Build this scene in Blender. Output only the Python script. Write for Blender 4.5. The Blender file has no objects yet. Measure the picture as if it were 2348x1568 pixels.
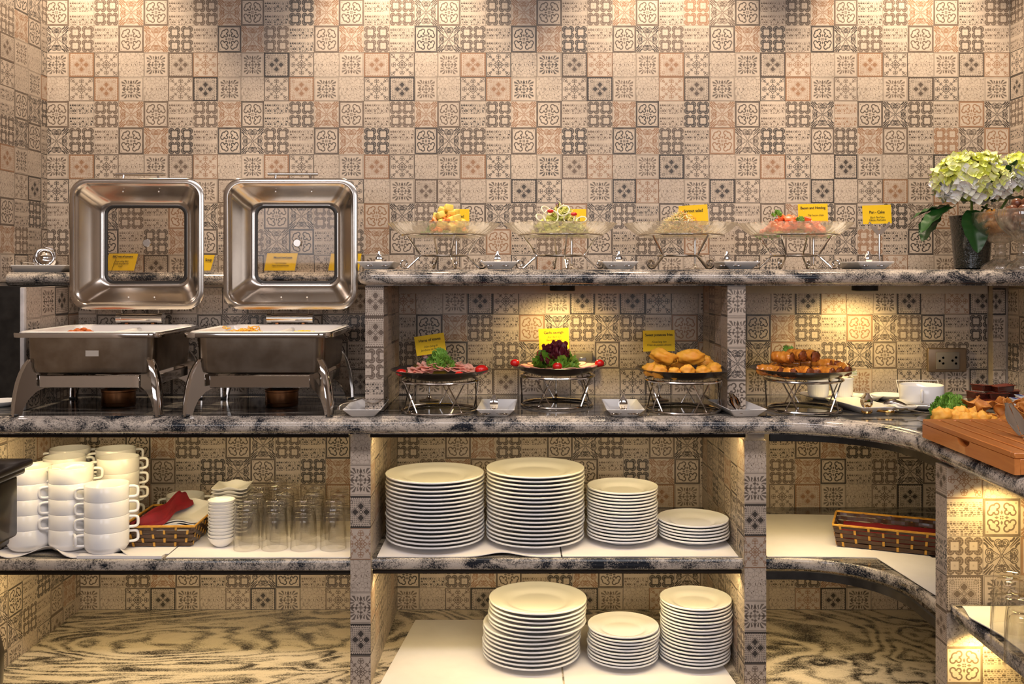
import bpy, bmesh, math, random
from math import sin, cos, pi, sqrt, atan2, radians
from mathutils import Vector, Matrix, Euler, noise

rnd = random.Random(7)
sc = bpy.context.scene
COL = sc.collection

# ------------------------------------------------------------------ camera
E = 1.25            # eye height (m); the upper granite shelf is at eye height
F = 2200.0          # focal length in pixels of the 2348 px wide frame
cam_d = bpy.data.cameras.new('camera')
cam = bpy.data.objects.new('camera', cam_d)
COL.objects.link(cam)
cam.location = (0, 0, E)
cam.rotation_euler = (pi / 2, 0, 0)
cam_d.sensor_width = 36.0
cam_d.lens = F / 2348 * 36
cam_d.shift_x = -9 / 2348
cam_d.shift_y = -166 / 2348
cam_d.clip_start = 0.05
sc.camera = cam

# ------------------------------------------------------------------ world, exposure
w = bpy.data.worlds.new('world')
sc.world = w
w.use_nodes = True
w.node_tree.nodes['Background'].inputs[0].default_value = (0.9, 0.8, 0.75, 1)
w.node_tree.nodes['Background'].inputs[1].default_value = 0.15
sc.view_settings.view_transform = 'Standard'
sc.view_settings.look = 'None'
sc.view_settings.gamma = 1
sc.view_settings.use_curve_mapping = False
sc.view_settings.exposure = 0.0
sc.cycles.max_bounces = 10
sc.cycles.transparent_max_bounces = 24
sc.cycles.transmission_bounces = 10
sc.cycles.glossy_bounces = 5
sc.cycles.caustics_refractive = True
sc.cycles.sample_clamp_indirect = 4.0

def light(name, kind, loc, energy, color, rot=(0, 0, 0), **kw):
    d = bpy.data.lights.new(name, kind)
    d.energy = energy
    d.color = color
    for k, v in kw.items():
        setattr(d, k, v)
    o = bpy.data.objects.new(name, d)
    COL.objects.link(o)
    o.location = loc
    o.rotation_euler = rot
    return o

WARM = (1.0, 0.80, 0.58)
LED = (1.0, 0.74, 0.34)
# windows of the dining room behind the camera (cool daylight) and its warm ceiling lamps
light('window_daylight', 'AREA', (1.1, -2.3, 1.75), 25, (0.93, 0.93, 1.0), (radians(84), 0, 0), shape='RECTANGLE', size=2.2, size_y=0.9)
light('window_daylight', 'AREA', (-1.7, -2.3, 1.75), 18, (0.93, 0.93, 1.0), (radians(84), 0, 0), shape='RECTANGLE', size=1.6, size_y=0.9)
light('dining_room_lamps', 'AREA', (0.0, 0.85, 2.52), 46, (1.0, 0.91, 0.90), (0, 0, 0), shape='RECTANGLE', size=2.6, size_y=0.35)
# recessed ceiling spots washing the tiled wall
for sx, en in ((-1.26, 36), (-0.34, 40), (0.44, 36), (1.17, 42)):
    light('ceiling_spot', 'SPOT', (sx, 2.58, 2.56), en * 2.0, WARM, (radians(13), 0, 0), spot_size=radians(72), spot_blend=0.65, shadow_soft_size=0.03)
# LED strips behind the granite edges and round puck lamps under the upper shelf
def led(x0, x1, y, z, en, tilt=28):
    light('led_strip_light', 'AREA', ((x0 + x1) / 2, y, z), en * (x1 - x0), LED, (radians(tilt), 0, 0), shape='RECTANGLE', size=(x1 - x0), size_y=0.008)
led(-1.29, -0.42, 2.385, E - 0.4135, 2.0)
led(-0.345, 0.55, 2.385, E - 0.4135, 2.0)
led(-1.29, -0.42, 2.40, E - 0.7665, 2.2)
led(-0.345, 0.55, 2.40, E - 0.7665, 2.2)
led(0.63, 0.86, 2.36, E - 0.4135, 5.5)
led(0.63, 0.80, 2.40, E - 0.7665, 5.0)
for px_, en in ((0.125, 5.5), (0.94, 6.5)):
    light('puck_lamp_light', 'SPOT', (px_, 2.585, E - 0.0605), en, (1.0, 0.72, 0.27), (radians(14), 0, 0), spot_size=radians(150), spot_blend=0.6, shadow_soft_size=0.022)
light('arm_lamp_light', 'SPOT', (0.955, 1.88, E - 0.412), 4.6, (1.0, 0.70, 0.24), (0, 0, 0), spot_size=radians(140), spot_blend=0.4, shadow_soft_size=0.02)
light('arm_lamp_light', 'SPOT', (0.93, 1.90, E - 0.722), 3.5, (1.0, 0.70, 0.24), (0, 0, 0), spot_size=radians(140), spot_blend=0.4, shadow_soft_size=0.02)

# ------------------------------------------------------------------ helpers
def P(px, py, Y):
    """point of the room at depth Y seen at the photograph's pixel (px, py)"""
    return Vector(((px - 1183) / F * Y, Y, E - (py - 618) / F * Y))

def X(px, Y):
    return (px - 1183) / F * Y

class MB:
    def __init__(s):
        s.v = []; s.f = []
    def add(s, v, f):
        o = len(s.v)
        s.v += [Vector(p) for p in v]
        s.f += [tuple(i + o for i in q) for q in f]
        return s
    def mark(s):
        return len(s.v)
    def xf(s, m, start=0):
        for i in range(start, len(s.v)):
            s.v[i] = m @ s.v[i]
        return s
    def box(s, x0, x1, y0, y1, z0, z1):
        return s.add([(x0, y0, z0), (x1, y0, z0), (x1, y1, z0), (x0, y1, z0), (x0, y0, z1), (x1, y0, z1), (x1, y1, z1), (x0, y1, z1)],
                     [(0, 3, 2, 1), (4, 5, 6, 7), (0, 1, 5, 4), (1, 2, 6, 5), (2, 3, 7, 6), (3, 0, 4, 7)])
    def rbox(s, x0, x1, y0, y1, z0, z1, r=0.004, seg=2):
        bm = bmesh.new()
        bmesh.ops.create_cube(bm, size=1)
        for q in bm.verts:
            q.co = Vector(((x0 + x1) / 2 + q.co.x * (x1 - x0), (y0 + y1) / 2 + q.co.y * (y1 - y0), (z0 + z1) / 2 + q.co.z * (z1 - z0)))
        bmesh.ops.bevel(bm, geom=list(bm.edges), offset=r, segments=seg, affect='EDGES', profile=0.5)
        bm.verts.index_update()
        s.add([q.co.copy() for q in bm.verts], [[q.index for q in f.verts] for f in bm.faces])
        bm.free()
        return s
    def lathe(s, prof, n=32, c=(0, 0, 0), closed=False, rf=None):
        v = []; f = []
        idx = []
        for r, z in prof:
            if r < 1e-6:
                idx.append([len(v)] * n); v.append((c[0], c[1], c[2] + z))
            else:
                row = []
                for i in range(n):
                    a = 2 * pi * i / n
                    k = rf(a, r, z) if rf else 1
                    row.append(len(v)); v.append((c[0] + r * k * cos(a), c[1] + r * k * sin(a), c[2] + z))
                idx.append(row)
        m = len(idx)
        for j in range(m if closed else m - 1):
            A, B = idx[j], idx[(j + 1) % m]
            for i in range(n):
                q = [A[i], A[(i + 1) % n], B[(i + 1) % n], B[i]]
                u = []
                for k in q:
                    if k not in u: u.append(k)
                if len(u) > 2: f.append(tuple(u))
        return s.add(v, f)
    def tube(s, pts, r, n=8, closed=False, rs=None, flat=1.0):
        pts = [Vector(p) for p in pts]
        m = len(pts)
        v = []; f = []
        nrm = None
        for i, p in enumerate(pts):
            if closed:
                t = pts[(i + 1) % m] - pts[(i - 1) % m]
            else:
                t = pts[min(i + 1, m - 1)] - pts[max(i - 1, 0)]
            t.normalize()
            if nrm is None:
                a = Vector((0, 0, 1)) if abs(t.z) < 0.9 else Vector((1, 0, 0))
                nrm = (a - t * a.dot(t)).normalized()
            else:
                nrm = (nrm - t * nrm.dot(t)).normalized()
            b = t.cross(nrm)
            rr = rs[i] if rs else r
            for k in range(n):
                a = 2 * pi * k / n
                v.append(p + nrm * (cos(a) * rr * flat) + b * (sin(a) * rr))
        for i in range(m if closed else m - 1):
            for k in range(n):
                f.append((i * n + k, i * n + (k + 1) % n, ((i + 1) % m) * n + (k + 1) % n, ((i + 1) % m) * n + k))
        if not closed:
            f.append(tuple(range(n))[::-1]); f.append(tuple((m - 1) * n + k for k in range(n)))
        return s.add(v, f)
    def grid(s, fn, nu, nv, cu=False, cv=False):
        v = [fn(i / (nu if cu else nu - 1), j / (nv if cv else nv - 1)) for i in range(nu) for j in range(nv)]
        f = []
        for i in range(nu if cu else nu - 1):
            for j in range(nv if cv else nv - 1):
                a, b = i, (i + 1) % nu
                c, d = j, (j + 1) % nv
                f.append((a * nv + c, b * nv + c, b * nv + d, a * nv + d))
        return s.add(v, f)
    def prism(s, poly, z0, z1):
        n = len(poly)
        v = [(x, y, z0) for x, y in poly] + [(x, y, z1) for x, y in poly]
        f = [tuple(range(n))[::-1], tuple(range(n, 2 * n))] + [(i, (i + 1) % n, n + (i + 1) % n, n + i) for i in range(n)]
        return s.add(v, f)
    def blob(s, c, r, nu=12, nv=8, amp=0.0, fr=3.0, seed=0, pw=1.0):
        c = Vector(c); r = (r, r, r) if not hasattr(r, '__len__') else r
        def fn(i, j):
            a = 2 * pi * i; b = -pi / 2 + pi * j
            d = Vector((cos(a) * cos(b), sin(a) * cos(b), sin(b)))
            if pw != 1.0:
                d = Vector([math.copysign(abs(q) ** pw, q) for q in d])
            k = 1 + amp * noise.noise(d * fr + Vector((seed * 3.7, seed, 0))) + amp * .35 * noise.noise(d * fr * 2.7 + Vector((seed, seed * 2.1, 3)))
            return Vector((c.x + d.x * r[0] * k, c.y + d.y * r[1] * k, c.z + d.z * r[2] * k))
        return s.lathe_like(fn, nu, nv)
    def lathe_like(s, fn, nu, nv):
        v = [fn(0, 0)]; f = []
        for j in range(1, nv):
            for i in range(nu): v.append(fn(i / nu, j / nv))
        v.append(fn(0, 1))
        L = len(v) - 1
        for i in range(nu):
            k = (i + 1) % nu
            f.append((0, 1 + k, 1 + i))
            for j in range(nv - 2):
                a = 1 + j * nu
                f.append((a + i, a + k, a + nu + k, a + nu + i))
            f.append((1 + (nv - 2) * nu + i, 1 + (nv - 2) * nu + k, L))
        return s.add(v, f)
    def mesh(s, name, mat=None, smooth=True, sharp=38):
        me = bpy.data.meshes.new(name)
        me.from_pydata(s.v, [], s.f)
        bm = bmesh.new(); bm.from_mesh(me)
        bmesh.ops.recalc_face_normals(bm, faces=bm.faces)
        bm.to_mesh(me); bm.free()
        if smooth:
            me.polygons.foreach_set('use_smooth', [True] * len(me.polygons))
            me.set_sharp_from_angle(angle=radians(sharp))
        if mat: me.materials.append(mat)
        return me
    def build(s, name, mat=None, parent=None, smooth=True, loc=(0, 0, 0), rz=0, sharp=38):
        return put(name, s.mesh(name, mat, smooth, sharp), parent, loc, rz)

def put(name, me, parent=None, loc=(0, 0, 0), rz=0, rot=None):
    o = bpy.data.objects.new(name, me)
    COL.objects.link(o)
    o.location = loc
    o.rotation_euler = rot if rot else (0, 0, rz)
    if parent: o.parent = parent
    return o

def tag(o, label=None, cat=None, group=None, kind=None):
    if label: o['label'] = label
    if cat: o['category'] = cat
    if group: o['group'] = group
    if kind: o['kind'] = kind
    return o

def thing(name, label, cat, loc=(0, 0, 0), rz=0, group=None):
    o = bpy.data.objects.new(name, None); COL.objects.link(o)
    o.empty_display_size = 0.05
    o.location = loc; o.rotation_euler = (0, 0, rz)
    return tag(o, label, cat, group)

KIDS = {}
def dup(root, loc, rz=0, label=None, group=None, tilt=None):
    def cp(o, parent):
        c = o.copy(); COL.objects.link(c); c.parent = parent
        for k in kids[o.name]: cp(k, c)
        return c
    kids = {}
    def walk(o):
        kids[o.name] = list(o.children)
        for k in kids[o.name]: walk(k)
    walk(root)
    c = cp(root, None)
    c.location = loc; c.rotation_euler = tilt if tilt else (0, 0, rz)
    if label: c['label'] = label
    if group: c['group'] = group
    return c

# ------------------------------------------------------------------ materials
def principled(name, color, rough=0.5, metal=0.0, spec=0.5, trans=0.0, ior=1.45, coat=0.0, sss=0.0, aniso=0.0):
    m = bpy.data.materials.new(name); m.use_nodes = True
    b = m.node_tree.nodes['Principled BSDF']
    b.inputs['Base Color'].default_value = (*color, 1)
    b.inputs['Roughness'].default_value = rough
    b.inputs['Metallic'].default_value = metal
    b.inputs['Specular IOR Level'].default_value = spec
    b.inputs['Transmission Weight'].default_value = trans
    b.inputs['IOR'].default_value = ior
    b.inputs['Coat Weight'].default_value = coat
    b.inputs['Anisotropic'].default_value = aniso
    if sss:
        b.inputs['Subsurface Weight'].default_value = sss
        b.inputs['Subsurface Radius'].default_value = (0.01, 0.006, 0.003)
        b.inputs['Subsurface Scale'].default_value = 1.0
    return m

def nz(m, scale=20, detail=4, dist=0.0, vec=None, coord='Object', rough=0.55):
    nt = m.node_tree
    n = nt.nodes.new('ShaderNodeTexNoise')
    n.inputs['Scale'].default_value = scale; n.inputs['Detail'].default_value = detail
    n.inputs['Distortion'].default_value = dist; n.inputs['Roughness'].default_value = rough
    if vec is None:
        tc = nt.nodes.new('ShaderNodeTexCoord'); vec = tc.outputs[coord]
    nt.links.new(vec, n.inputs['Vector'])
    return n.outputs['Fac']

def ramp(m, fac, stops):
    r = m.node_tree.nodes.new('ShaderNodeValToRGB')
    m.node_tree.links.new(fac, r.inputs[0])
    e = r.color_ramp.elements
    while len(e) < len(stops): e.new(0.5)
    for k, (p, c) in enumerate(stops):
        e[k].position = p; e[k].color = (*c, 1) if len(c) == 3 else c
    return r.outputs[0]

def to(m, sock, inp):
    m.node_tree.links.new(sock, m.node_tree.nodes['Principled BSDF'].inputs[inp])

def bump(m, fac, strength=0.3, dist=0.002):
    nt = m.node_tree
    b = nt.nodes.new('ShaderNodeBump'); b.inputs['Strength'].default_value = strength; b.inputs['Distance'].default_value = dist
    nt.links.new(fac, b.inputs['Height']); nt.links.new(b.outputs[0], nt.nodes['Principled BSDF'].inputs['Normal'])

def noisy(name, c1, c2, scale=30, rough=0.5, bmp=0.0, bd=0.002, lo=0.35, hi=0.65, **kw):
    m = principled(name, c1, rough, **kw)
    f = nz(m, scale)
    to(m, ramp(m, f, [(lo, c1), (hi, c2)]), 'Base Color')
    if bmp: bump(m, f, bmp, bd)
    return m

def thin_glass(name, tint=(1, 1, 1), base=0.04, rough=0.02):
    """clear pane or acrylic sheet: see-through with a Fresnel reflection"""
    m = bpy.data.materials.new(name); m.use_nodes = True
    nt = m.node_tree; nt.nodes.clear()
    out = nt.nodes.new('ShaderNodeOutputMaterial'); mix = nt.nodes.new('ShaderNodeMixShader')
    tr = nt.nodes.new('ShaderNodeBsdfTransparent'); gl = nt.nodes.new('ShaderNodeBsdfGlossy'); fr = nt.nodes.new('ShaderNodeLayerWeight')
    tr.inputs[0].default_value = (*tint, 1); gl.inputs['Roughness'].default_value = rough
    fr.inputs[0].default_value = 0.35
    p5 = nt.nodes.new('ShaderNodeMath'); p5.operation = 'POWER'; p5.inputs[1].default_value = 4.0; nt.links.new(fr.outputs['Facing'], p5.inputs[0])
    ad = nt.nodes.new('ShaderNodeMath'); ad.operation = 'MULTIPLY_ADD'; ad.inputs[1].default_value = 0.6; ad.inputs[2].default_value = base
    nt.links.new(p5.outputs[0], ad.inputs[0]); nt.links.new(ad.outputs[0], mix.inputs[0])
    nt.links.new(tr.outputs[0], mix.inputs[1]); nt.links.new(gl.outputs[0], mix.inputs[2]); nt.links.new(mix.outputs[0], out.inputs[0])
    return m

def emitter(name, color, power):
    m = bpy.data.materials.new(name); m.use_nodes = True
    nt = m.node_tree; nt.nodes.clear()
    out = nt.nodes.new('ShaderNodeOutputMaterial'); e = nt.nodes.new('ShaderNodeEmission')
    e.inputs[0].default_value = (*color, 1); e.inputs[1].default_value = power
    nt.links.new(e.outputs[0], out.inputs[0])
    return m

def granite(name, squash=(1, 1, 1), scale=2.2, lines=9.0, light_c=(0.52, 0.45, 0.36), dark_c=(0.035, 0.04, 0.048), thr=0.5, rough=0.12, wl=0.3, wm=0.5, ws=0.4, ms=24, ss=240, width=0.16):
    m = principled(name, light_c, rough, spec=0.6)
    nt = m.node_tree
    g = nt.nodes.new('ShaderNodeNewGeometry')
    mp = nt.nodes.new('ShaderNodeMapping'); mp.inputs['Scale'].default_value = squash
    nt.links.new(g.outputs['Position'], mp.inputs['Vector'])
    big = nz(m, scale, 4, 1.0, mp.outputs[0])
    sp = nz(m, ss, 2, 0, g.outputs['Position'])
    mid = nz(m, ms, 6, 0.8, mp.outputs[0], rough=0.65)
    N.nt = nt
    b_, s_, m_ = N(big), N(sp), N(mid)
    ln = ((b_ * (lines * 6.28) + m_ * 3.0).sin() + 1) * 0.5
    tot = (ln * wl + m_ * wm + s_ * ws) * (1 / (wl + wm + ws))
    lo, hi = thr - width, thr + width * 0.7
    midc = tuple(0.55 * a + 0.45 * b for a, b in zip(dark_c, light_c))
    col = ramp(m, tot.v, [(lo, dark_c), ((lo + hi) / 2, midc), (hi, light_c), (min(1, hi + 0.2), tuple(min(1, c * 1.2) for c in light_c))])
    to(m, col, 'Base Color')
    return m

class N:
    """tiny expression compiler: Python arithmetic -> shader math nodes"""
    nt = None
    def __init__(s, v): s.v = v
    @staticmethod
    def op(o, *a):
        n = N.nt.nodes.new('ShaderNodeMath'); n.operation = o
        for i, q in enumerate(a):
            q = q.v if isinstance(q, N) else q
            if isinstance(q, (int, float)): n.inputs[i].default_value = q
            else: N.nt.links.new(q, n.inputs[i])
        return N(n.outputs[0])
    def __add__(s, o): return N.op('ADD', s, o)
    __radd__ = __add__
    def __sub__(s, o): return N.op('SUBTRACT', s, o)
    def __rsub__(s, o): return N.op('SUBTRACT', o, s)
    def __mul__(s, o): return N.op('MULTIPLY', s, o)
    __rmul__ = __mul__
    def __lt__(s, o): return N.op('LESS_THAN', s, o)
    def __gt__(s, o): return N.op('GREATER_THAN', s, o)
    def abs(s): return N.op('ABSOLUTE', s)
    def sin(s): return N.op('SINE', s)
    def floor(s): return N.op('FLOOR', s)
    def fract(s): return N.op('FRACT', s)

def nmax(*a):
    r = a[0]
    for q in a[1:]: r = N.op('MAXIMUM', r, q)
    return r
def nmin(*a):
    r = a[0]
    for q in a[1:]: r = N.op('MINIMUM', r, q)
    return r
def nlen(x, y): return N.op('SQRT', x * x + y * y)

def motif(k, x, y):
    """ink amount 0..1 of the printed tile k at (x, y) in -1..1"""
    a, b = x.abs(), y.abs()
    mx, mn = nmax(a, b), nmin(a, b)
    r = nlen(x, y)
    if k == 'A':      # crackle with dots
        nt = N.nt
        cv = nt.nodes.new('ShaderNodeCombineXYZ'); nt.links.new(x.v, cv.inputs[0]); nt.links.new(y.v, cv.inputs[1])
        vo = nt.nodes.new('ShaderNodeTexVoronoi'); vo.feature = 'DISTANCE_TO_EDGE'; vo.inputs['Scale'].default_value = 3.6
        nt.links.new(cv.outputs[0], vo.inputs['Vector'])
        vd = nt.nodes.new('ShaderNodeTexVoronoi'); vd.inputs['Scale'].default_value = 4.3
        nt.links.new(cv.outputs[0], vd.inputs['Vector'])
        line = (N(vo.outputs['Distance']) < 0.045) * 0.42
        dot = (N(vd.outputs['Distance']) < 0.17) * 0.9
        row = ((b - 0.04).abs() < 0.035) * ((x * 3.0).fract() < 0.14) * 0.9
        return nmax(line, dot, row)
    if k == 'F':      # framed clover outline
        frame = (mx > 0.87) * (mx < 0.99) * 0.85
        d = nmin(nlen(a - 0.27, b - 0.60) - 0.15, nlen(a - 0.60, b - 0.27) - 0.15, nlen(a - 0.455, b - 0.455) - 0.205, nlen(a - 0.28, b - 0.28) - 0.12)
        loop = (d.abs() < 0.042) * 0.9
        gap = nlen(a - 0.455, b - 0.455) > 0.06
        dia = ((mx - 0.27).abs() * 0.6 + mn < 0.075) * 0.85
        cen = (nlen(a - 0.055, b - 0.055) < 0.045) * 0.9
        cor = (nlen(a - 0.76, b - 0.76) < 0.05) * 0.5
        wig = ((nlen(a - 0.66, b - 0.46) < 0.05) + (nlen(a - 0.46, b - 0.66) < 0.05)) * 0.8
        return nmin(nmax(frame, loop * gap, dia, cen, cor, wig), 1)
    if k == 'H':      # four scalloped squares
        qa, qb = (a - 0.5), (b - 0.5)
        A2, B2 = qa.abs(), qb.abs()
        c = nlen(A2 - 0.235, B2 - 0.235)
        disc = (c < 0.245)
        sq = nmax(A2, B2)
        inner = (sq < 0.225)
        rings = 1 - (((c - 0.13).abs() < 0.016) * 0.5)
        stripes = 1 - (((N.op('ARCTAN2', A2 - 0.23, B2 - 0.24) * 9).sin() > 0.55) * (c > 0.15) * 0.25)
        sc_ = disc * (1 - inner) * rings * stripes
        sqo = ((sq - 0.235).abs() < 0.018) * 0.95
        tri = ((nlen(qa, qb) < 0.05)) * 0.3
        return nmax(sc_ * 0.92, sqo, tri)
    if k == 'G':      # rows of dashes and blocks
        yy = (y + 1) * 0.5
        band = (yy * 2).fract()
        inb = (band > 0.06) * (band < 0.80)
        rowi = (band * 9.5).floor()
        rf = (band * 9.5).fract()
        nt = N.nt
        wn0 = nt.nodes.new('ShaderNodeTexWhiteNoise'); wn0.noise_dimensions = '1D'; nt.links.new(rowi.v, wn0.inputs['W'])
        off = N(wn0.outputs['Value'])
        xs = x * (4.2 + off * 1.6) + off * 7
        cell = xs.floor(); cf = xs.fract()
        cv = nt.nodes.new('ShaderNodeCombineXYZ'); nt.links.new(cell.v, cv.inputs[0]); nt.links.new(rowi.v, cv.inputs[1])
        wn = nt.nodes.new('ShaderNodeTexWhiteNoise'); wn.noise_dimensions = '2D'; nt.links.new(cv.outputs[0], wn.inputs['Vector'])
        hgt = N(wn.outputs['Value'])
        even = (rowi * 0.5).fract() < 0.25
        w_ = 0.26 + hgt * 0.17
        inx = (cf - 0.5).abs() < w_
        iny = (rf - 0.5).abs() < (0.20 + 0.40 * even * (hgt > 0.40))
        return inb * inx * iny * (0.62 + (hgt > 0.55) * 0.35)
    if k == 'E':      # four hearts with diagonal leaves
        c1 = nlen(mx - 0.66, mn - 0.19)
        spiral = nmax((c1 - 0.20).abs() < 0.026, (c1 - 0.115).abs() < 0.022, c1 < 0.04)
        v = (mx * 0.62 - mn - 0.03)
        vee = (v.abs() < 0.024) * (mx < 0.62) * (mx > 0.1)
        v2 = (mx * 0.50 - mn - 0.075)
        vee2 = (v2.abs() < 0.018) * (mx < 0.55) * (mx > 0.2)
        fr = nlen(mx - 0.62, mn)
        fan = ((N.op('ARCTAN2', mn, mx - 0.60) * 7).sin() > 0.0) * (fr < 0.19) * (fr > 0.05) * (mx > 0.42) * 0.9
        dd = mx - mn
        leaf = (dd < (0.07 + (mx - 0.5) * 0.20)) * (mx > 0.45) * (mx < 0.97) * (dd > 0.022)
        side = ((nlen(mx - 1.02, mn - 0.40) - 0.27).abs() < 0.055) * (mx > 0.62) * (mn > 0.42) * (mx < 0.97)
        core = nmax((r - 0.09).abs() < 0.02, r < 0.035)
        edge = (mx > 0.975) * 0.25
        return nmax(spiral * 0.85, vee * 0.9, vee2 * 0.7, fan, leaf * 0.95, side * 0.9, core * 0.9, edge)
    if k == 'B':      # palm fans in the corners
        frame = ((mx - 0.93).abs() < 0.02) * 0.7
        pr = nlen(a - 0.30, b - 0.30); pt = N.op('ARCTAN2', b - 0.30, a - 0.30)
        fan = ((pt * 10 + pr * 5).sin() > -0.15) * (pr < (0.62 - (mx - mn) * 0.45)) * (pr > 0.13) * (mx < 0.9) * (a + b > 0.55)
        tul = ((mx - 0.56).abs() * 0.55 + mn * 1.3 < 0.115)
        stem_ = (mn < 0.022) * (mx < 0.5)
        rose = (((N.op('ARCTAN2', y, x) * 8).sin() + (r * 26).sin()) > 0.35) * (r < 0.36)
        dia = ((mx - 0.3).abs() + mn < 0.09)
        return nmax(frame, fan * 0.80, tul * 0.9, stem_ * 0.8, rose * 0.75, dia * 0.9)
    if k == 'C':      # quatrefoils in a saw-tooth border
        saw = ((mn * 7.5).fract() - 0.5).abs()
        border = (mx > (0.83 + saw * 0.16)) * 0.95
        dash = ((mx - 0.76).abs() < 0.022) * ((mn * 6).fract() > 0.25) * 0.8
        q = nmin(nlen(mx - 0.46, mn), nlen(mx - 0.27, mn), nlen(mx - 0.365, mn - 0.085))
        qf = (q < 0.098)
        out = ((q - 0.145).abs() < 0.018) * 0.8
        tex = (((x * 27).sin() * (y * 27).sin()).abs() > 0.42) * (q > 0.18) * (mx < 0.72) * (a + b > 0.5) * 0.55
        cring = (nlen(a - 0.63, b - 0.63) - 0.10).abs() < 0.02
        cc = nmax((r - 0.10).abs() < 0.02, r < 0.03)
        return nmax(border, dash, qf, out, tex, cc * 0.9, cring * 0.7)
    # D: snowflake of scrolls
    frame = (mx > 0.93) * (mx < 0.985) * 0.95
    diag = ((mx - mn) < 0.024) * (mx < 0.72) * 0.95
    rr = nlen(a - 0.12, b - 0.12)
    knot = nmax((rr - 0.115).abs() < 0.02, (nlen(mx - 0.27, mn) - 0.09).abs() < 0.024)
    pet = nmax((nlen(mx - 0.62, mn - 0.10) - 0.095).abs() < 0.018, (nlen(mx - 0.74, mn - 0.045) - 0.10).abs() < 0.016, (mn < 0.022) * (mx < 0.84) * (mx > 0.36))
    curl = nmax((nlen(mx - 0.80, mn - 0.68) - 0.085).abs() < 0.018, (nlen(mx - 0.62, mn - 0.62) - 0.07).abs() < 0.018, (nlen(mx - 0.47, mn - 0.36) - 0.05).abs() < 0.018, nlen(a - 0.84, b - 0.84) < 0.045)
    return nmax(frame, diag, knot * 1.0, pet * 1.0, curl * 0.95)

PAPER = (0.50, 0.415, 0.335)
TONE = {'m': (0.125, 0.090, 0.066), 'd': (0.085, 0.064, 0.049), 'k': (0.038, 0.032, 0.028), 'o': (0.27, 0.148, 0.082)}
TILE = {}
for _k in 'ABCDEFGH':
    m = principled('printed_tile_' + {'A': 'crackle', 'B': 'palm', 'C': 'quatrefoil', 'D': 'snowflake', 'E': 'hearts', 'F': 'clover', 'G': 'dashes', 'H': 'scallops'}[_k], PAPER, 0.33, spec=0.45)
    N.nt = nt = m.node_tree
    uv = nt.nodes.new('ShaderNodeUVMap'); uv.uv_map = 'uv'
    sep = nt.nodes.new('ShaderNodeSeparateXYZ'); nt.links.new(uv.outputs[0], sep.inputs[0])
    # slight print wobble
    g = nt.nodes.new('ShaderNodeNewGeometry')
    ink = motif(_k, N(sep.outputs[0]) * 2 - 1, N(sep.outputs[1]) * 2 - 1)
    wear = N(nz(m, 60, 4, 0, g.outputs['Position']))
    ink = ink * (0.80 + wear * 0.5)
    ink = nmin(ink, 0.96)
    at = nt.nodes.new('ShaderNodeAttribute'); at.attribute_name = 'ink'
    pap = ramp(m, nz(m, 35, 5, 0, g.outputs['Position']), [(0.3, tuple(c * 0.90 for c in PAPER)), (0.7, tuple(c * 1.06 for c in PAPER))])
    mix = nt.nodes.new('ShaderNodeMix'); mix.data_type = 'RGBA'
    nt.links.new(ink.v, mix.inputs[0]); nt.links.new(pap, mix.inputs[6]); nt.links.new(at.outputs['Color'], mix.inputs[7])
    to(m, mix.outputs[2], 'Base Color')
    TILE[_k] = m

M = {}
M['grout'] = noisy('grout', (0.42, 0.35, 0.28), (0.36, 0.30, 0.24), 60, 0.9)
M['plaster'] = noisy('plaster', (0.55, 0.50, 0.44), (0.48, 0.43, 0.37), 12, 0.85)
M['trimwhite'] = noisy('white_edge_trim', (0.66, 0.62, 0.6), (0.55, 0.52, 0.50), 40, 0.6)
M['granite_top'] = granite('granite_counter_top', (0.3, 1.7, 1.7), 3.0, 7, (0.30, 0.265, 0.22), (0.012, 0.014, 0.017), 0.53, 0.09, 0.22, 0.6, 0.45, 26, 260, 0.12)
M['granite_edge'] = granite('granite_polished_edge', (1, 1.3, 1.5), 3.0, 2.0, (0.52, 0.455, 0.385), (0.012, 0.016, 0.024), 0.535, 0.13, 0.12, 0.75, 0.40, 13, 330, 0.075)
M['granite_floor'] = granite('granite_swirled_base', (0.60, 1.35, 1.0), 1.4, 24, (0.62, 0.53, 0.40), (0.02, 0.018, 0.016), 0.47, 0.14, 0.19, 0.62, 0.38, 15, 240, 0.11)
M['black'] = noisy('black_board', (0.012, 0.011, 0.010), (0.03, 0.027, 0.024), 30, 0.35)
M['channel'] = principled('dark_led_channel', (0.030, 0.022, 0.016), 0.4, metal=0.5)
M['ledglow'] = emitter('led_diffuser', (1.0, 0.74, 0.34), 6)
M['puckglow'] = emitter('puck_lamp_face', (1.0, 0.80, 0.45), 14)
M['porcelain'] = principled('white_porcelain', (0.88, 0.865, 0.85), 0.16, spec=0.5, coat=0.3)
M['linen'] = noisy('white_linen', (0.84, 0.80, 0.77), (0.78, 0.74, 0.71), 9, 0.9, 0.25, 0.003)
M['steel'] = principled('brushed_steel', (0.52, 0.47, 0.42), 0.24, metal=1.0)
M['chrome'] = principled('polished_chrome', (0.74, 0.71, 0.68), 0.07, metal=1.0)
M['wire'] = principled('chrome_wire', (0.62, 0.57, 0.52), 0.16, metal=1.0)
M['copper'] = noisy('copper_fuel_can', (0.42, 0.20, 0.09), (0.24, 0.11, 0.05), 14, 0.3, metal=1.0)
M['gold'] = principled('gold_metal', (0.85, 0.52, 0.16), 0.18, metal=1.0)

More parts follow.
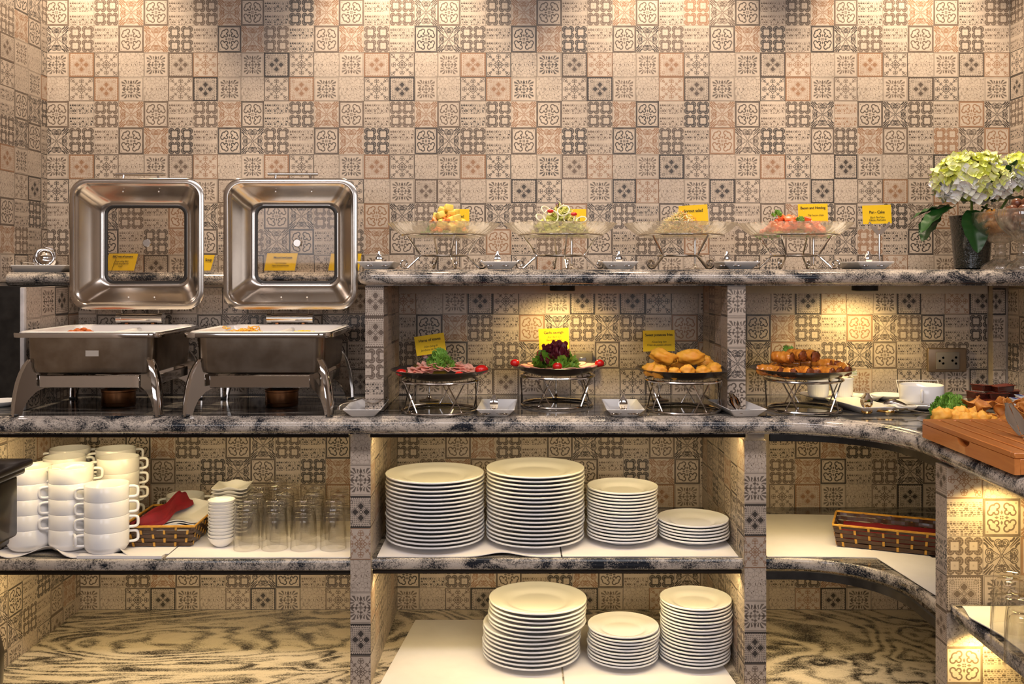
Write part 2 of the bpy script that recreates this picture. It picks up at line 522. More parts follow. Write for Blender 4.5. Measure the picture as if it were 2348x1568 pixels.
def blown_glass(name, tint=(0.97, 0.96, 0.93), edge=(0.42, 0.36, 0.27), blend=0.35, refr=0.25, gb=0.05, gm=0.6, r0=0.62, frost=0.0):
    """thin blown glass: clear face-on, darker and shinier at its rims, with a little refraction"""
    m = bpy.data.materials.new(name); m.use_nodes = True
    nt = m.node_tree; nt.nodes.clear()
    out = nt.nodes.new('ShaderNodeOutputMaterial')
    lw = nt.nodes.new('ShaderNodeLayerWeight'); lw.inputs[0].default_value = blend
    cr = nt.nodes.new('ShaderNodeValToRGB'); cr.color_ramp.elements[0].position = r0; cr.color_ramp.elements[0].color = (*tint, 1)
    cr.color_ramp.elements[1].position = 0.98; cr.color_ramp.elements[1].color = (*edge, 1)
    nt.links.new(lw.outputs['Facing'], cr.inputs[0])
    tr = nt.nodes.new('ShaderNodeBsdfTransparent'); nt.links.new(cr.outputs[0], tr.inputs[0])
    gl = nt.nodes.new('ShaderNodeBsdfGlossy'); gl.inputs['Roughness'].default_value = 0.02
    rf = nt.nodes.new('ShaderNodeBsdfGlass'); rf.inputs['IOR'].default_value = 1.3; rf.inputs['Color'].default_value = (*tint, 1); rf.inputs['Roughness'].default_value = 0.02
    m0 = nt.nodes.new('ShaderNodeMixShader'); m0.inputs[0].default_value = refr
    nt.links.new(tr.outputs[0], m0.inputs[1]); nt.links.new(rf.outputs[0], m0.inputs[2])
    pw = nt.nodes.new('ShaderNodeMath'); pw.operation = 'POWER'; pw.inputs[1].default_value = 4.0; nt.links.new(lw.outputs['Facing'], pw.inputs[0])
    fr = nt.nodes.new('ShaderNodeMath'); fr.operation = 'MULTIPLY_ADD'; fr.inputs[1].default_value = gm; fr.inputs[2].default_value = gb; nt.links.new(pw.outputs[0], fr.inputs[0])
    m1 = nt.nodes.new('ShaderNodeMixShader'); nt.links.new(fr.outputs[0], m1.inputs[0])
    nt.links.new(m0.outputs[0], m1.inputs[1]); nt.links.new(gl.outputs[0], m1.inputs[2])
    if frost:
        df = nt.nodes.new('ShaderNodeBsdfTranslucent'); df.inputs[0].default_value = (0.95, 0.92, 0.85, 1)
        m2 = nt.nodes.new('ShaderNodeMixShader'); m2.inputs[0].default_value = frost
        nt.links.new(m1.outputs[0], m2.inputs[1]); nt.links.new(df.outputs[0], m2.inputs[2]); nt.links.new(m2.outputs[0], out.inputs[0])
    else:
        nt.links.new(m1.outputs[0], out.inputs[0])
    return m
M['tumbler'] = blown_glass('clear_tumbler_glass', (0.992, 0.988, 0.975), (0.42, 0.35, 0.24), 0.35, 0.0, 0.07, 0.9, 0.6)
M['glass'] = blown_glass('clear_pressed_glass', (1.0, 0.985, 0.95), (0.72, 0.62, 0.45), 0.4, 0.30, 0.11, 0.9, 0.5, 0.045)
M['cutglass'] = blown_glass('cut_goblet_glass', (1.0, 0.99, 0.96), (0.62, 0.55, 0.42), 0.4, 0.45, 0.18, 0.9, 0.5, 0.08)
M['pane'] = thin_glass('lid_window_glass', (0.86, 0.84, 0.82), 0.02, 0.03)
M['acrylic'] = thin_glass('clear_acrylic', (0.97, 0.97, 0.97), 0.03, 0.04)
M['card'] = principled('yellow_card', (0.93, 0.60, 0.005), 0.6)
M['ink'] = principled('black_print', (0.02, 0.018, 0.01), 0.7)
M['platter'] = principled('black_glazed_platter', (0.035, 0.026, 0.022), 0.22, spec=0.5)
M['rubber'] = principled('black_rubber', (0.02, 0.02, 0.02), 0.6)
M['darkwood'] = noisy('dark_stained_wood', (0.012, 0.008, 0.006), (0.022, 0.013, 0.009), 8, 0.28, coat=0.3)
M['room'] = noisy('beige_paint', (0.62, 0.52, 0.43), (0.56, 0.47, 0.38), 3, 0.8)
M['roomfloor'] = noisy('dark_floor', (0.10, 0.075, 0.055), (0.07, 0.05, 0.04), 5, 0.3)
# ------------------------------------------------------------------ room shell
YB, YN, YF, YE, YNF = 2.90, 2.72, 2.36, 2.30, 2.405
ZC = E - 0.355          # counter top
ZS = E - 0.715          # middle shelf top
ZF = E - 1.024          # granite base of the cabinets
XL, XR = -1.417, 1.494  # alcove walls

def struct(name, mb, mat, label=None, smooth=False):
    o = mb.build(name, mat, None, smooth)
    o['kind'] = 'structure'
    if label: o['label'] = label
    return o

floor = struct('floor', MB().box(-3.6, 3.6, -2.5, 3.0, -0.05, 0), M['roomfloor'])
ceiling = struct('ceiling', MB().box(-3.6, 3.6, -2.5, 3.0, 2.6, 2.65), M['room'])
struct('wall_front', MB().box(-3.6, 3.6, -2.6, -2.5, 0, 2.6), M['room'])
struct('wall_side', MB().box(-3.7, -3.6, -2.5, 1.0, 0, 2.6), M['room'])
struct('wall_side', MB().box(3.6, 3.7, -2.5, 1.0, 0, 2.6), M['room'])
struct('wall_return', MB().box(-3.6, XL, 1.0, 1.1, 0, 2.6), M['room'])
struct('wall_return', MB().box(XR, 3.6, 1.0, 1.1, 0, 2.6), M['room'])
T = 0.004
wall_back = struct('wall_back', MB().box(XL - .1, XR + .1, YB + T, YB + .1, 0, 2.6), M['grout'], 'back wall covered in printed patchwork tiles')
wall_left = struct('wall_left', MB().box(XL - .1, XL - T, 1.1, YB + .1, 0, 2.6), M['grout'], 'side wall with patchwork tiles beside the ladle dish')
wall_right = struct('wall_right', MB().box(XR + T, XR + .1, 1.1, YB + .1, 0, 2.6), M['grout'], 'side wall with patchwork tiles beside the flowers')

TM = {}
def tile_mesh(k, tone, w, h, u0, u1, v0, v1):
    key = (k, tone, round(w, 4), round(h, 4), round(u0, 2), round(u1, 2), round(v0, 2), round(v1, 2))
    if key in TM: return TM[key]
    g = 0.0001
    me = bpy.data.meshes.new('tile')
    x0, x1, z0, z1 = g, w - g, g, h - g
    b = 0.0003
    v = [(x0 + b, -T, z0 + b), (x1 - b, -T, z0 + b), (x1 - b, -T, z1 - b), (x0 + b, -T, z1 - b), (x0, 0, z0), (x1, 0, z0), (x1, 0, z1), (x0, 0, z1)]
    f = [(0, 1, 2, 3), (4, 5, 1, 0), (5, 6, 2, 1), (6, 7, 3, 2), (7, 4, 0, 3)]
    me.from_pydata(v, [], f)
    uvl = me.uv_layers.new(name='uv')
    for l in me.loops:
        c = me.vertices[l.vertex_index].co
        uvl.data[l.index].uv = (u0 + (u1 - u0) * (c.x / w), v0 + (v1 - v0) * (c.z / h))
    at = me.color_attributes.new('ink', 'FLOAT_COLOR', 'CORNER')
    for d in at.data: d.color = (*TONE[tone], 1)
    me.materials.append(TILE[k])
    TM[key] = me
    return me

def tiles(wall, origin, rz, ub, vb, mot, clip=None, limit=None, order=None):
    """lay printed tiles on a wall: ub, vb = joint positions along u and up z; mot(r, c) -> (motif, tone)
    origin is the wall face point of u = 0, z = 0; r counts rows from the bottom of vb"""
    origin = Vector(origin)
    R = Matrix.Rotation(rz, 4, 'Z')
    cells = []
    for r in range(len(vb) - 1):
        for c in range(len(ub) - 1):
            U0, U1, V0, V1 = ub[c], ub[c + 1], vb[r], vb[r + 1]
            a0, a1, b0, b1 = U0, U1, V0, V1
            if clip:
                a0, a1, b0, b1 = max(a0, clip[0]), min(a1, clip[1]), max(b0, clip[2]), min(b1, clip[3])
            if a1 - a0 < 0.004 or b1 - b0 < 0.004: continue
            cells.append((r, c, a0, a1, b0, b1, (a0 - U0) / (U1 - U0), (a1 - U0) / (U1 - U0), (b0 - V0) / (V1 - V0), (b1 - V0) / (V1 - V0)))
    if order: cells.sort(key=order)
    rest = cells[limit:] if limit else []
    for (r, c, a0, a1, b0, b1, u0, u1, v0, v1) in (cells[:limit] if limit else cells):
        k, tone = mot(r, c)
        me = tile_mesh(k, tone, a1 - a0, b1 - b0, u0, u1, v0, v1)
        o = bpy.data.objects.new('tile', me); COL.objects.link(o)
        o.location = origin + R @ Vector((a0, T, 0)) + Vector((0, 0, b0))
        o.rotation_euler = (0, 0, rz)
        o.parent = wall
    if rest:
        bm = bmesh.new()
        mats = []
        me = bpy.data.meshes.new('tile_field')
        bm.loops.layers.uv.new('uv'); bm.loops.layers.float_color.new('ink')
        for (r, c, a0, a1, b0, b1, u0, u1, v0, v1) in rest:
            k, tone = mot(r, c)
            src = tile_mesh(k, tone, a1 - a0, b1 - b0, u0, u1, v0, v1)
            if k not in mats: mats.append(k)
            n0 = len(bm.verts); nf = len(bm.faces)
            bm.from_mesh(src)
            bm.verts.ensure_lookup_table(); bm.faces.ensure_lookup_table()
            mt = Matrix.Translation(origin + R @ Vector((a0, T, 0)) + Vector((0, 0, b0))) @ R
            for i in range(n0, len(bm.verts)): bm.verts[i].co = mt @ bm.verts[i].co
            for i in range(nf, len(bm.faces)): bm.faces[i].material_index = mats.index(k)
        bm.to_mesh(me); bm.free()
        for k in mats: me.materials.append(TILE[k])
        put('tile_field', me, wall)['kind'] = 'stuff'

def tone_for(k, r, c, s=0):
    h = random.Random(r * 131 + c * 17 + s * 7 + ord(k)).random()
    pal = {'A': 'mm', 'B': 'dmd', 'C': 'okmk', 'D': 'dkmo', 'E': 'okok', 'F': 'kdmd', 'G': 'mdk', 'H': 'dkmd'}[k]
    return pal[int(h * len(pal))]

# ---- the upper wall, transcribed tile by tile (top row first)
cols = [101.3, 158, 215.7, 271.8, 329.4, 385.8, 442.9, 499.3, 552.9, 605.2, 662.6, 719.9, 777, 834.3, 893, 950.8, 1003, 1055.4, 1114, 1172, 1230.3, 1288,
        1346.3, 1404.6, 1458.2, 1510.8, 1568.2, 1626.7, 1685.2, 1743, 1800.8, 1859, 1912.7, 1966, 2024.2, 2081.6, 2140.5, 2198, 2256.8, 2315]
rows = [-57.5, -2, 59, 120.5, 176.5, 232, 292.5, 354, 410.5, 466, 525, 584, 644]
LET = ['BCDABCDABCDABCDABCDABCDABCDABCDABCDABCD',
       'FGHEFGHEFGHEFGHEFGHEFGHEFGHEFGHEFGHEFGH',
       'EHGFEHGFEHGFEHGFEHGFEHGFEHGFEHGFEHGFEHG',
       'BCDABCDABCDABCDABCDABCDABCDABCDABCDABCD',
       'ADCBADCBADCBADCBADCBADCBADCBADCBDABCDAB',
       'FGHEFGHEFGHEFGHEFGHEFGHEFGHEFGHEGFEHGFE',
       'EHGFEHGFEHGFEHGFEHGFEHGFEHGFEHGFHEFGHEF',
       'BCDABCDABCDABCDABCDABCDABCDABCDACBADCAB',
       'DABCDABCDABCDABCDABCDABCDABCDABCADCBCAD',
       'GFEHGFEHGFEHGFEHGFEHGFEHGFEHGFEHFGHEFGH',
       'HEFGHEFGHEFGHEFGHEFGHEFGHEFGHEFGEHGFEHG',
       'CBADCBADCBADCBADCBADCBADCBADCBADBCDABCD']
LET[9] = 'GFEHGFEHGFEHG' + 'FEHGFEHGFEHGFEHGFEH' + 'FGHEFGH'
LET[10] = 'HEFGHEFGHEFGH' + 'EFGHEFGHEFGHEFGHEFG' + 'EHGFEHG'
TON = ['m' * 39,
       'mmmommmodkkommmdmddodmmommomdmdomdmomdm'[:39],
       'kmmmodmkomkmommkkddkokmdkmmdokmkkmmmodm',
       'dommdmomdkdmmodmmokkkdommodmddommodmmdo',
       'mmodmmkdmdodmdkmmdokddkmmodddkodmmmdkmd',
       'mkmommmodkdommmomkdodmdokmkodmdkodkdmok',
       'kdmdokmkkdmdokmkkdddokmkoddodkdddomdodo',
       'dodmdmomdodmdodmdokmkmodmkdmdokmkdmdkmm',
       'kmdmkdmmdmkdkmdmmmdkkmdkomdkdmdkmdododmd'[:39],
       'mkkmmokmmdkmdokmmdkdmokdkddddmokdkkdodmm'[:39],
       'dokmdodkmdkddodkddokmodkdkomdkmdkokkmdm'[:39],
       'mdmodmkmdmkdmmokdmmkomdkdmdmdkmkddommkm'[:39]]
ub = [X(c, YB) for c in cols]
vb = [E - (y - 618) / F * YB for y in rows][::-1]
nr = len(rows) - 1
def up_mot(r, c):
    rr = nr - 1 - r
    return LET[rr][c], TON[rr][c] if c < len(TON[rr]) else 'm'
tiles(wall_back, (0, YB + 0, 0), 0, ub, vb, up_mot, clip=(XL, XR, 0, 9), limit=300, order=lambda q: (q[0] > nr - 2, q[0] < 2, abs(q[0] - 6)))

# ---- alcove side walls above the shelf
ch = 0.0763
side_v = vb
def lw_mot(r, c):
    rr = nr - 1 - r
    k = LET[rr][(c + 1) % 4 + 4]
    return k, tone_for(k, r, c)
tiles(wall_left, (XL, 2.33, 0), pi / 2, [i * ch for i in range(-8, 9)], side_v, lambda r, c: lw_mot(r, -c + 40), clip=(-0.6, 0.57, 0, 9))
tiles(wall_right, (XR, YB, 0), -pi / 2, [i * ch for i in range(0, 12)], side_v, lambda r, c: lw_mot(r, c + 1), clip=(0, 0.9, 0, 9))

# ------------------------------------------------------------------ lower cabinet walls
def vrows(y_list, Y): return sorted(E - (y - 618) / F * Y for y in y_list)
wall_cab = wall_back
# lower back wall
lrows = [990, 1050, 1108, 1165, 1225, 1285, 1345, 1401, 1460]
LROW = ['EHGF', 'FGHE', 'BADC', 'ABCD', 'FEHG', 'EFGH', 'CBAD', 'ABCD'][::-1]
def low_mot(off, s=0):
    def fn(r, c):
        k = LROW[r][(c + off) % 4]
        return k, tone_for(k, r, c, s)
    return fn
lz = vrows(lrows, YB)
wall_lower = struct('wall_cabinet_back', MB().box(-1.32, 1.494, YB - 0.006, YB + 0.003, ZF, E - 0.40), M['grout'], 'tiled back of the open cabinets under the counter')
px0 = 155
tiles(wall_lower, (0, YB - .010, 0), 0, [X(px0 - 36 + 57.2 * i, YB) for i in range(0, 15)], lz, low_mot(0), clip=(-1.312, -.4076, ZF, E - .41))
tiles(wall_lower, (0, YB - .010, 0), 0, [X(911 - 6 + 58.2 * i, YB) for i in range(0, 14)], lz, low_mot(1), clip=(-.3572, .562, ZF, E - .41))
tiles(wall_lower, (0, YB - .010, 0), 0, [X(1764 - 2 + 58.5 * i, YB) for i in range(0, 10)], lz, low_mot(2), clip=(.616, 1.3, ZF, E - .41))

def partition(name, x0, x1, y0, y1, z0, z1, label, off_l=0, face_z=None, face='l', fw=None, left=True, right=True):
    """tiled masonry upright: grout core with tiles on its front and two sides"""
    t = T
    o = struct(name, MB().box(x0 + t, x1 - t, y0 + t, y1, z0, z1), M['grout'], label)
    h = 0.0785
    zs = [z1 - h * i for i in range(0, int((z1 - z0) / h) + 3)][::-1]
    zs = [q + off_l for q in zs]
    seq = 'DABC'
    tiles(o, (x0, y0, 0), 0, [0 - 0.012, 0.064], zs, lambda r, c: (seq[(-r) % 4], tone_for(seq[(-r) % 4], r, 3) if seq[(-r) % 4] != 'C' else 'k') if face == 'l' else face(r), clip=(0, x1 - x0, z0, z1))
    d = y1 - y0
    ubd = [i * 0.0763 for i in range(0, int(d / 0.0763) + 2)]
    def sm(r, c):
        k = ['ABCD', 'BADC', 'EFGH', 'FEHG'][(-r) % 4][c % 4]
        return k, tone_for(k, r, c)
    if right: tiles(o, (x1, y0, 0), pi / 2, ubd, zs, sm, clip=(0.001, d, z0, z1))
    if left: tiles(o, (x0, y1, 0), -pi / 2, [d - q for q in ubd][::-1], zs, sm, clip=(0, d - 0.001, z0, z1))
    return o

ZU = E - 0.400
P1 = (-0.4076, -0.3572); P2 = (0.562, 0.616)
partition('pillar_between_cups_and_plates', P1[0], P1[1], YF, YB - .006, 0, ZU, 'narrow tiled upright between the cup shelves and the plate shelves', off_l=0.0)
partition('pillar_between_plates_and_corner', P2[0], P2[1], YF, YB - .006, 0, ZU, 'narrow tiled upright between the plate shelves and the curved corner shelves', off_l=-0.02)
# left side wall of the cup bay
wl = struct('wall_cabinet_side', MB().box(-1.417, -1.312 - T, 2.2, YB - .006, 0, ZU), M['grout'], 'tiled side wall of the cup cabinet')
def sm2(r, c):
    k = ['FGHE', 'EHGF', 'BADC', 'ABCD'][(-r) % 4][c % 4]
    return k, tone_for(k, r, c, 5)
zz = [ZU + 0.03 - 0.0763 * i for i in range(0, 12)][::-1]
tiles(wl, (-1.312, 2.40, 0), pi / 2, [i * 0.0763 for i in range(-3, 8)], zz, sm2, clip=(-.2, 0.494, ZF, ZU))

# ---- niche wall (behind the dark platters) with its plaster band, and the uprights of the niche
wn = struct('wall_niche', MB().box(XL, 1.40, YN + T, YN + .06, ZC - .04, E - 0.04), M['grout'], 'tiled back wall of the niche behind the dark platters and chafing dishes')
nrows = [660, 721, 783, 845, 906]
NROW = ['DABCDABCBCDAB', 'GFEHGFEHEHGFE', 'HEFGHEFGFGHEF', 'CBADCBADADCBA']
nz_ = vrows(nrows, YN)
nc = [896, 954, 1014.3, 1072, 1130, 1190, 1249, 1307, 1364, 1421, 1480, 1540, 1600, 1658]
ntone = {0: 'ommkdmmkdkkmd', 1: 'dmooommokdmoo'[:13], 2: 'dkkmdkomdmmdo', 3: 'kdmdmmddmkdmd'}
ntone[1] = 'dkoddokdkdmom'; 
def nmot(r, c):
    rr = 3 - r
    return NROW[rr][c], ntone[rr][c]
tiles(wn, (0, YN, 0), 0, [X(q, YN) for q in nc], nz_, nmot, clip=(-.3313, .530, ZC, E - .068))
nc2 = [1710, 1766.8, 1823, 1882.9, 1941, 2001, 2057, 2112, 2166, 2223, 2283]
NR2 = ['ABCDABCADC', 'FEHGFEHFGH', 'EFGHEFGEHG', 'BADCBADDBC']
NT2 = ['mdkomdkmok', 'kodmodmkdk', 'komdkmdmdk', 'dmkdomkddk']
tiles(wn, (0, YN, 0), 0, [X(q, YN) for q in nc2], nz_, lambda r, c: (NR2[3 - r][c], NT2[3 - r][c]), clip=(.576, 1.336, ZC, E - .068))
tiles(wn, (0, YN, 0), 0, [X(164 + 57.6 * i, YN) for i in range(0, 13)], nz_, lambda r, c: ((['BADC', 'GFEH', 'HEFG', 'DABC'][3 - r])[c % 4], tone_for('A', r, c, 3) if False else 'dkmd'[(r + c) % 4]), clip=(-1.24, -.378, ZC, E - .04))
struct('trim_niche_band', MB().box(-.3313, 1.336, YN - .003, YN + .01, E - 0.068, E - 0.040), M['plaster'], 'plain plaster band over the tiles of the niche')
# boxed corner column and side wall of the niche
ccol = struct('pillar_niche_corner', MB().box(1.336 + T, 1.41, YN - .03 + T, YN + .05, ZC, E - .04), M['grout'], 'narrow tiled boxed corner of the niche')
tiles(ccol, (1.338, YN - .03, 0), 0, [-.02, .036], nz_, lambda r, c: ('DABC'[r], 'dmdk'[r]), clip=(0, .040, ZC, E - .04))
rw = struct('wall_niche_side', MB().box(1.380 + T, XR, 2.0, YN + .05, ZC, E - .04), M['grout'], 'tiled side wall of the niche at the end of the shelf')
tiles(rw, (1.380, YN - .03, 0), -pi / 2, [i * .078 - .02 for i in range(0, 9)], nz_, lambda r, c: (['BADC', 'GFEH', 'HEFG', 'DABC'][3 - r][c % 4], 'dkmd'[(r + c) % 4]), clip=(0, .6, ZC, E - .04))
def face1(r):
    k = ['G', 'H', 'C', 'D', 'D', 'G'][r % 6]
    return k, {'G': 'd', 'H': 'm', 'C': 'm', 'D': 'm'}[k]
def facen(lst): return lambda r: lst[min(r, len(lst) - 1)]
partition('pillar_beside_chafing_dishes', -.378, -.3313, YNF, YN, ZC, E - .04, 'tiled upright beside the chafing dishes carrying the upper shelf', face=facen([('D', 'm'), ('D', 'm'), ('G', 'k'), ('H', 'm'), ('C', 'm'), ('C', 'm')]))
partition('pillar_mid_niche', .530, .576, YNF, YN, ZC, E - .04, 'tiled upright between the sweet potatoes and the spring rolls', face=facen([('A', 'm'), ('A', 'm'), ('F', 'd'), ('E', 'k'), ('B', 'd'), ('B', 'd')]))
# partition at the near end of the chafing bay (white plaster edge, black board behind it)
pe = partition('wall_chafing_side', -1.250, -1.24, 2.43, YN, ZC, E - .045, 'tiled end wall of the chafing bay with white plaster edge', left=False)
struct('trim_plaster_edge', MB().rbox(-1.2505, -1.2395, 2.418, 2.431, ZC, E - .045, .002), M['trimwhite'], 'rough white plaster edge in front of the chafing bay')
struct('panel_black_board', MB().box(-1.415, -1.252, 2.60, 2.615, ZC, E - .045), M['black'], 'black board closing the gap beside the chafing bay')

# ------------------------------------------------------------------ granite slabs with bull-nosed edges
def slab(name, path, back, z, th, prof, mt, me_, label, cat):
    """path: front edge points (left to right); back: remaining outline; prof: (offset, dz) edge profile"""
    pts = [Vector(p) for p in path]
    n = len(pts)
    nrm = []
    for i in range(n):
        t = (pts[min(i + 1, n - 1)] - pts[max(i - 1, 0)]).normalized()
        nrm.append(Vector((t.y, -t.x)))
    root = thing(name, label, cat)
    mb = MB()
    ringt = [pts[i] + nrm[i] * prof[0][0] for i in range(n)]
    ringb = [pts[i] + nrm[i] * prof[-1][0] for i in range(n)]
    top = [(p.x, p.y, z) for p in ringt] + [(x, y, z) for x, y in back]
    k = len(top)
    zb = z + prof[-1][1]
    bot = [(p.x, p.y, zb) for p in ringb] + [(x, y, zb) for x, y in back]
    mb.add(top, [tuple(range(k))])
    mb.add(bot, [tuple(range(k))[::-1]])
    mb.add(top[n - 1:] + [top[0]] + bot[n - 1:] + [bot[0]], [(i, i + 1, i + 1 + (k - n + 2), i + (k - n + 2)) for i in range(k - n + 1)])
    s_ = mb.build('slab', mt, root, False)
    eb = MB()
    eb.grid(lambda a, b: (lambda p, nn, q: (p.x + nn.x * q[0], p.y + nn.y * q[0], z + q[1]))(pts[round(a * (n - 1))], nrm[round(a * (n - 1))], prof[round(b * (len(prof) - 1))]), n, len(prof))
    eb.build('edge', me_, root, True, sharp=50)
    return root

def bull(th, lip=0.012):
    r = (th - 0.006) / 2
    p = [(-lip - r, 0), (-lip * .5 - r, -0.0002), (-lip * .35 - r, -0.0016), (-r * 1.0, -0.0022)]
    for i in range(9):
        a = pi / 2 - pi * i / 8
        p.append((-r + cos(a) * r, -0.003 - r + sin(a) * r))
    p += [(-r, -th + 0.003), (-r - 0.004, -th + 0.002), (-r - 0.004, -th)]
    return p

def arc(cx, cy, r, a0, a1, n=14):
    return [(cx + r * cos(radians(a0 + (a1 - a0) * i / n)), cy + r * sin(radians(a0 + (a1 - a0) * i / n))) for i in range(n + 1)]

cpath = [(-1.417, YE), (-1.0, YE), (-.5, YE), (0, YE), (.5, YE)] + arc(.63, 2.05, .25, 90, 0) [0:] + [(.88, 1.8), (.875, 1.4), (.87, 1.10)]
cpath = cpath[:5] + [(.612 + .25 * sin(radians(a)), 2.05 + .25 * cos(radians(a))) for a in range(0, 91, 6)] + [(.862, 1.8), (.858, 1.4), (.856, 1.10)]
slab('granite_counter', cpath, [(XR, 1.10), (XR, YN + .05), (-1.417, YN + .05)], ZC, .043, bull(.043), M['granite_top'], M['granite_edge'],
     'long grey granite counter under the chafing dishes and dark platters, curving round the corner', 'counter')
ushelf = [(-.398 + .03, YN), (-.398, YN - .1), (-.398, 2.42), (-.388, 2.395), (-.37, 2.382), (-.345, 2.378), (0, 2.378), (.7, 2.378), (1.2, 2.378), (XR, 2.378)]
ushelf = [(-.398, YN + .06), (-.398, 2.60), (-.398, 2.415), (-.392, 2.395), (-.378, 2.382), (-.355, 2.378), (0, 2.378), (.7, 2.378), (1.2, 2.378), (XR, 2.378)]
slab('granite_upper_shelf', ushelf, [(XR, YB), (-.398, YB)], E, .040, bull(.040, .008), M['granite_top'], M['granite_edge'],
     'long granite upper shelf carrying the glass salad platters', 'shelf')
slab('granite_ledge', [(XL, 2.665), (-1.0, 2.665), (-.398, 2.665)], [(-.398, YB), (XL, YB)], E - .008, .034, bull(.034, .008), M['granite_top'], M['granite_edge'],
     'granite ledge behind the chafing dish lids carrying the ladle dish', 'ledge')
def flat(th): return [(-.006, 0), (-.002, -.0006), (0, -.003), (0, -th + .003), (-.002, -th + .0006), (-.006, -th)]
slab('granite_cup_shelf', [(-1.312, 2.365), (-.4076, 2.365)], [(-.4076, YB - .012), (-1.312, YB - .012)], ZS, .028, flat(.028), M['granite_top'], M['granite_edge'],
     'granite shelf under the white cups, basket and tumblers', 'shelf')
slab('granite_plate_shelf', [(P1[1], 2.375), (P2[0], 2.375)], [(P2[0], YB - .012), (P1[1], YB - .012)], ZS, .028, flat(.028), M['granite_top'], M['granite_edge'],
     'granite shelf under the four upper stacks of white plates', 'shelf')
spath = [(P2[1], 2.375), (.66, 2.375)] + [(.68 + .225 * sin(radians(a)), 2.15 + .225 * cos(radians(a))) for a in range(0, 91, 9)] + [(.905, 2.0)]
slab('granite_corner_shelf', spath, [(1.38, 2.0), (1.38, YB - .012), (P2[1], YB - .012)], ZS, .028, flat(.028), M['granite_top'], M['granite_edge'],
     'curved granite corner shelf under the long dark basket', 'shelf')
slab('granite_arm_shelf', [(.878, 1.938), (.872, 1.5), (.868, 1.10)], [(XR, 1.10), (XR, 1.938)], E - .677, .028, flat(.028), M['granite_top'], M['granite_edge'],
     'granite shelf covered with linen under two glass tumblers', 'shelf')
slab('granite_cabinet_base', [(-1.312, 2.33), (-.38, 2.33), (.58, 2.33), (.68, 2.31), (.80, 2.2), (.86, 2.0)], [(1.38, 2.0), (1.38, YB - .012), (-1.312, YB - .012)], ZF, .03, flat(.03), M['granite_floor'], M['granite_edge'],
     'swirled polished granite base slab of the open cabinets', 'base slab')
struct('wall_plinth', MB().box(-1.312, .84, 2.36, 2.42, 0, ZF - .03), M['grout'], 'plinth under the cabinets')

# arm partition: its front face looks at the camera
AX0, AX1, AY0, AY1 = .872, 1.494, 1.942, 1.994
ap = struct('wall_arm_partition', MB().box(AX0 + T, AX1, AY0 + T, AY1 - T, 0, ZU), M['grout'], 'tiled partition behind the tumblers under the counter arm')
arow = [vv for vv in vrows([1055, 1143, 1230, 1319, 1404, 1482, 1569, 1650], 1.942)]
AR = ['EFGH', 'FGHE', 'AFDC', 'CBAD', 'HEFG', 'GFEH', 'DABC'][::-1]
AL = ['DAD', 'GFE', 'HEF', 'CBA', 'AFG', 'FGH', 'GHE'][::-1]
AT = ['omo', 'mmo', 'mdo', 'mdm', 'mdm', 'mmd', 'mdd'][::-1]
tiles(ap, (AX0, AY0, 0), 0, [-.003 + .0762 * i for i in range(0, 9)], arow, lambda r, c: (AL[r][c % 3] if c < 3 else 'EFGH'[(r + c) % 4], AT[r][c % 3]), clip=(0, AX1 - AX0, 0, ZU))
tiles(ap, (AX0, AY1, 0), -pi / 2, [-.012, .064], arow, lambda r, c: (('BACDBAC')[r], 'dkmdkdd'[r]), clip=(0, AY1 - AY0, 0, ZU))
tiles(ap, (AX1, AY1, 0), pi, [.0762 * i for i in range(0, 9)], arow, lambda r, c: ('ABCDEFGH'[(r * 3 + c) % 8], 'm'), clip=(0, AX1 - AX0, 0, ZU), )
struct('wall_arm_back', MB().box(1.38, XR, 1.1, 2.9, 0, ZU), M['grout'])

# ---- LED channels and puck lamps
def channel(name, path, z, label):
    root = thing(name, label, 'light')
    mb = MB(); pts = [Vector(p) for p in path]; n = len(pts)
    def off(i, o):
        t = (pts[min(i + 1, n - 1)] - pts[max(i - 1, 0)]).normalized(); return pts[i] + Vector((t.y, -t.x)) * o
    prof = [(0, 0), (.0015, -.003), (0, -.0055), (.0015, -.008), (0, -.012), (-.004, -.012), (-.004, 0)]
    mb.grid(lambda a, b: (lambda q, pr: (q.x, q.y, z + pr[1]))(off(round(a * (n - 1)), prof[round(b * 6)][0]), prof[round(b * 6)]), n, 7)
    mb.build('channel', M['channel'], root, False)
    g = MB(); pg = [(-.010, -.002), (-.014, -.002), (-.014, -.006), (-.010, -.006)]
    g.grid(lambda a, b: (lambda q, pr: (q.x, q.y, z + pr[1]))(off(round(a * (n - 1)), pg[round(b * 3)][0]), pg[round(b * 3)]), n, 4)
    g.build('led_strip', M['ledglow'], root, False)
    return root
zc = ZC - .0432; zs_ = ZS - .0285
channel('led_channel', [(-1.31, 2.345), (-.409, 2.345)], zc, 'dark channel with warm LED strip above the white cups')
channel('led_channel', [(-.356, 2.345), (.561, 2.345)], zc, 'dark channel with warm LED strip above the upper plate stacks')
channel('led_channel', [(-1.31, 2.375), (-.409, 2.375)], zs_, 'dark channel with warm LED strip under the cup shelf')
channel('led_channel', [(-.356, 2.385), (.561, 2.385)], zs_, 'dark channel with warm LED strip above the lower plate stacks')
def band(name, path, z0, z1, label):
    pts = [Vector(p) for p in path]; n = len(pts); mb = MB()
    def off(i, o):
        t = (pts[min(i + 1, n - 1)] - pts[max(i - 1, 0)]).normalized(); return pts[i] + Vector((t.y, -t.x)) * o
    prof = [(0, z1), (0, z0), (-.008, z0), (-.008, z1)]
    mb.grid(lambda a, b: (lambda q, pr: (q.x, q.y, pr[1]))(off(round(a * (n - 1)), prof[round(b * 4) % 4][0]), prof[round(b * 4) % 4]), n, 5)
    return tag(mb.build(name, M['black'], None, True), label, 'trim board')
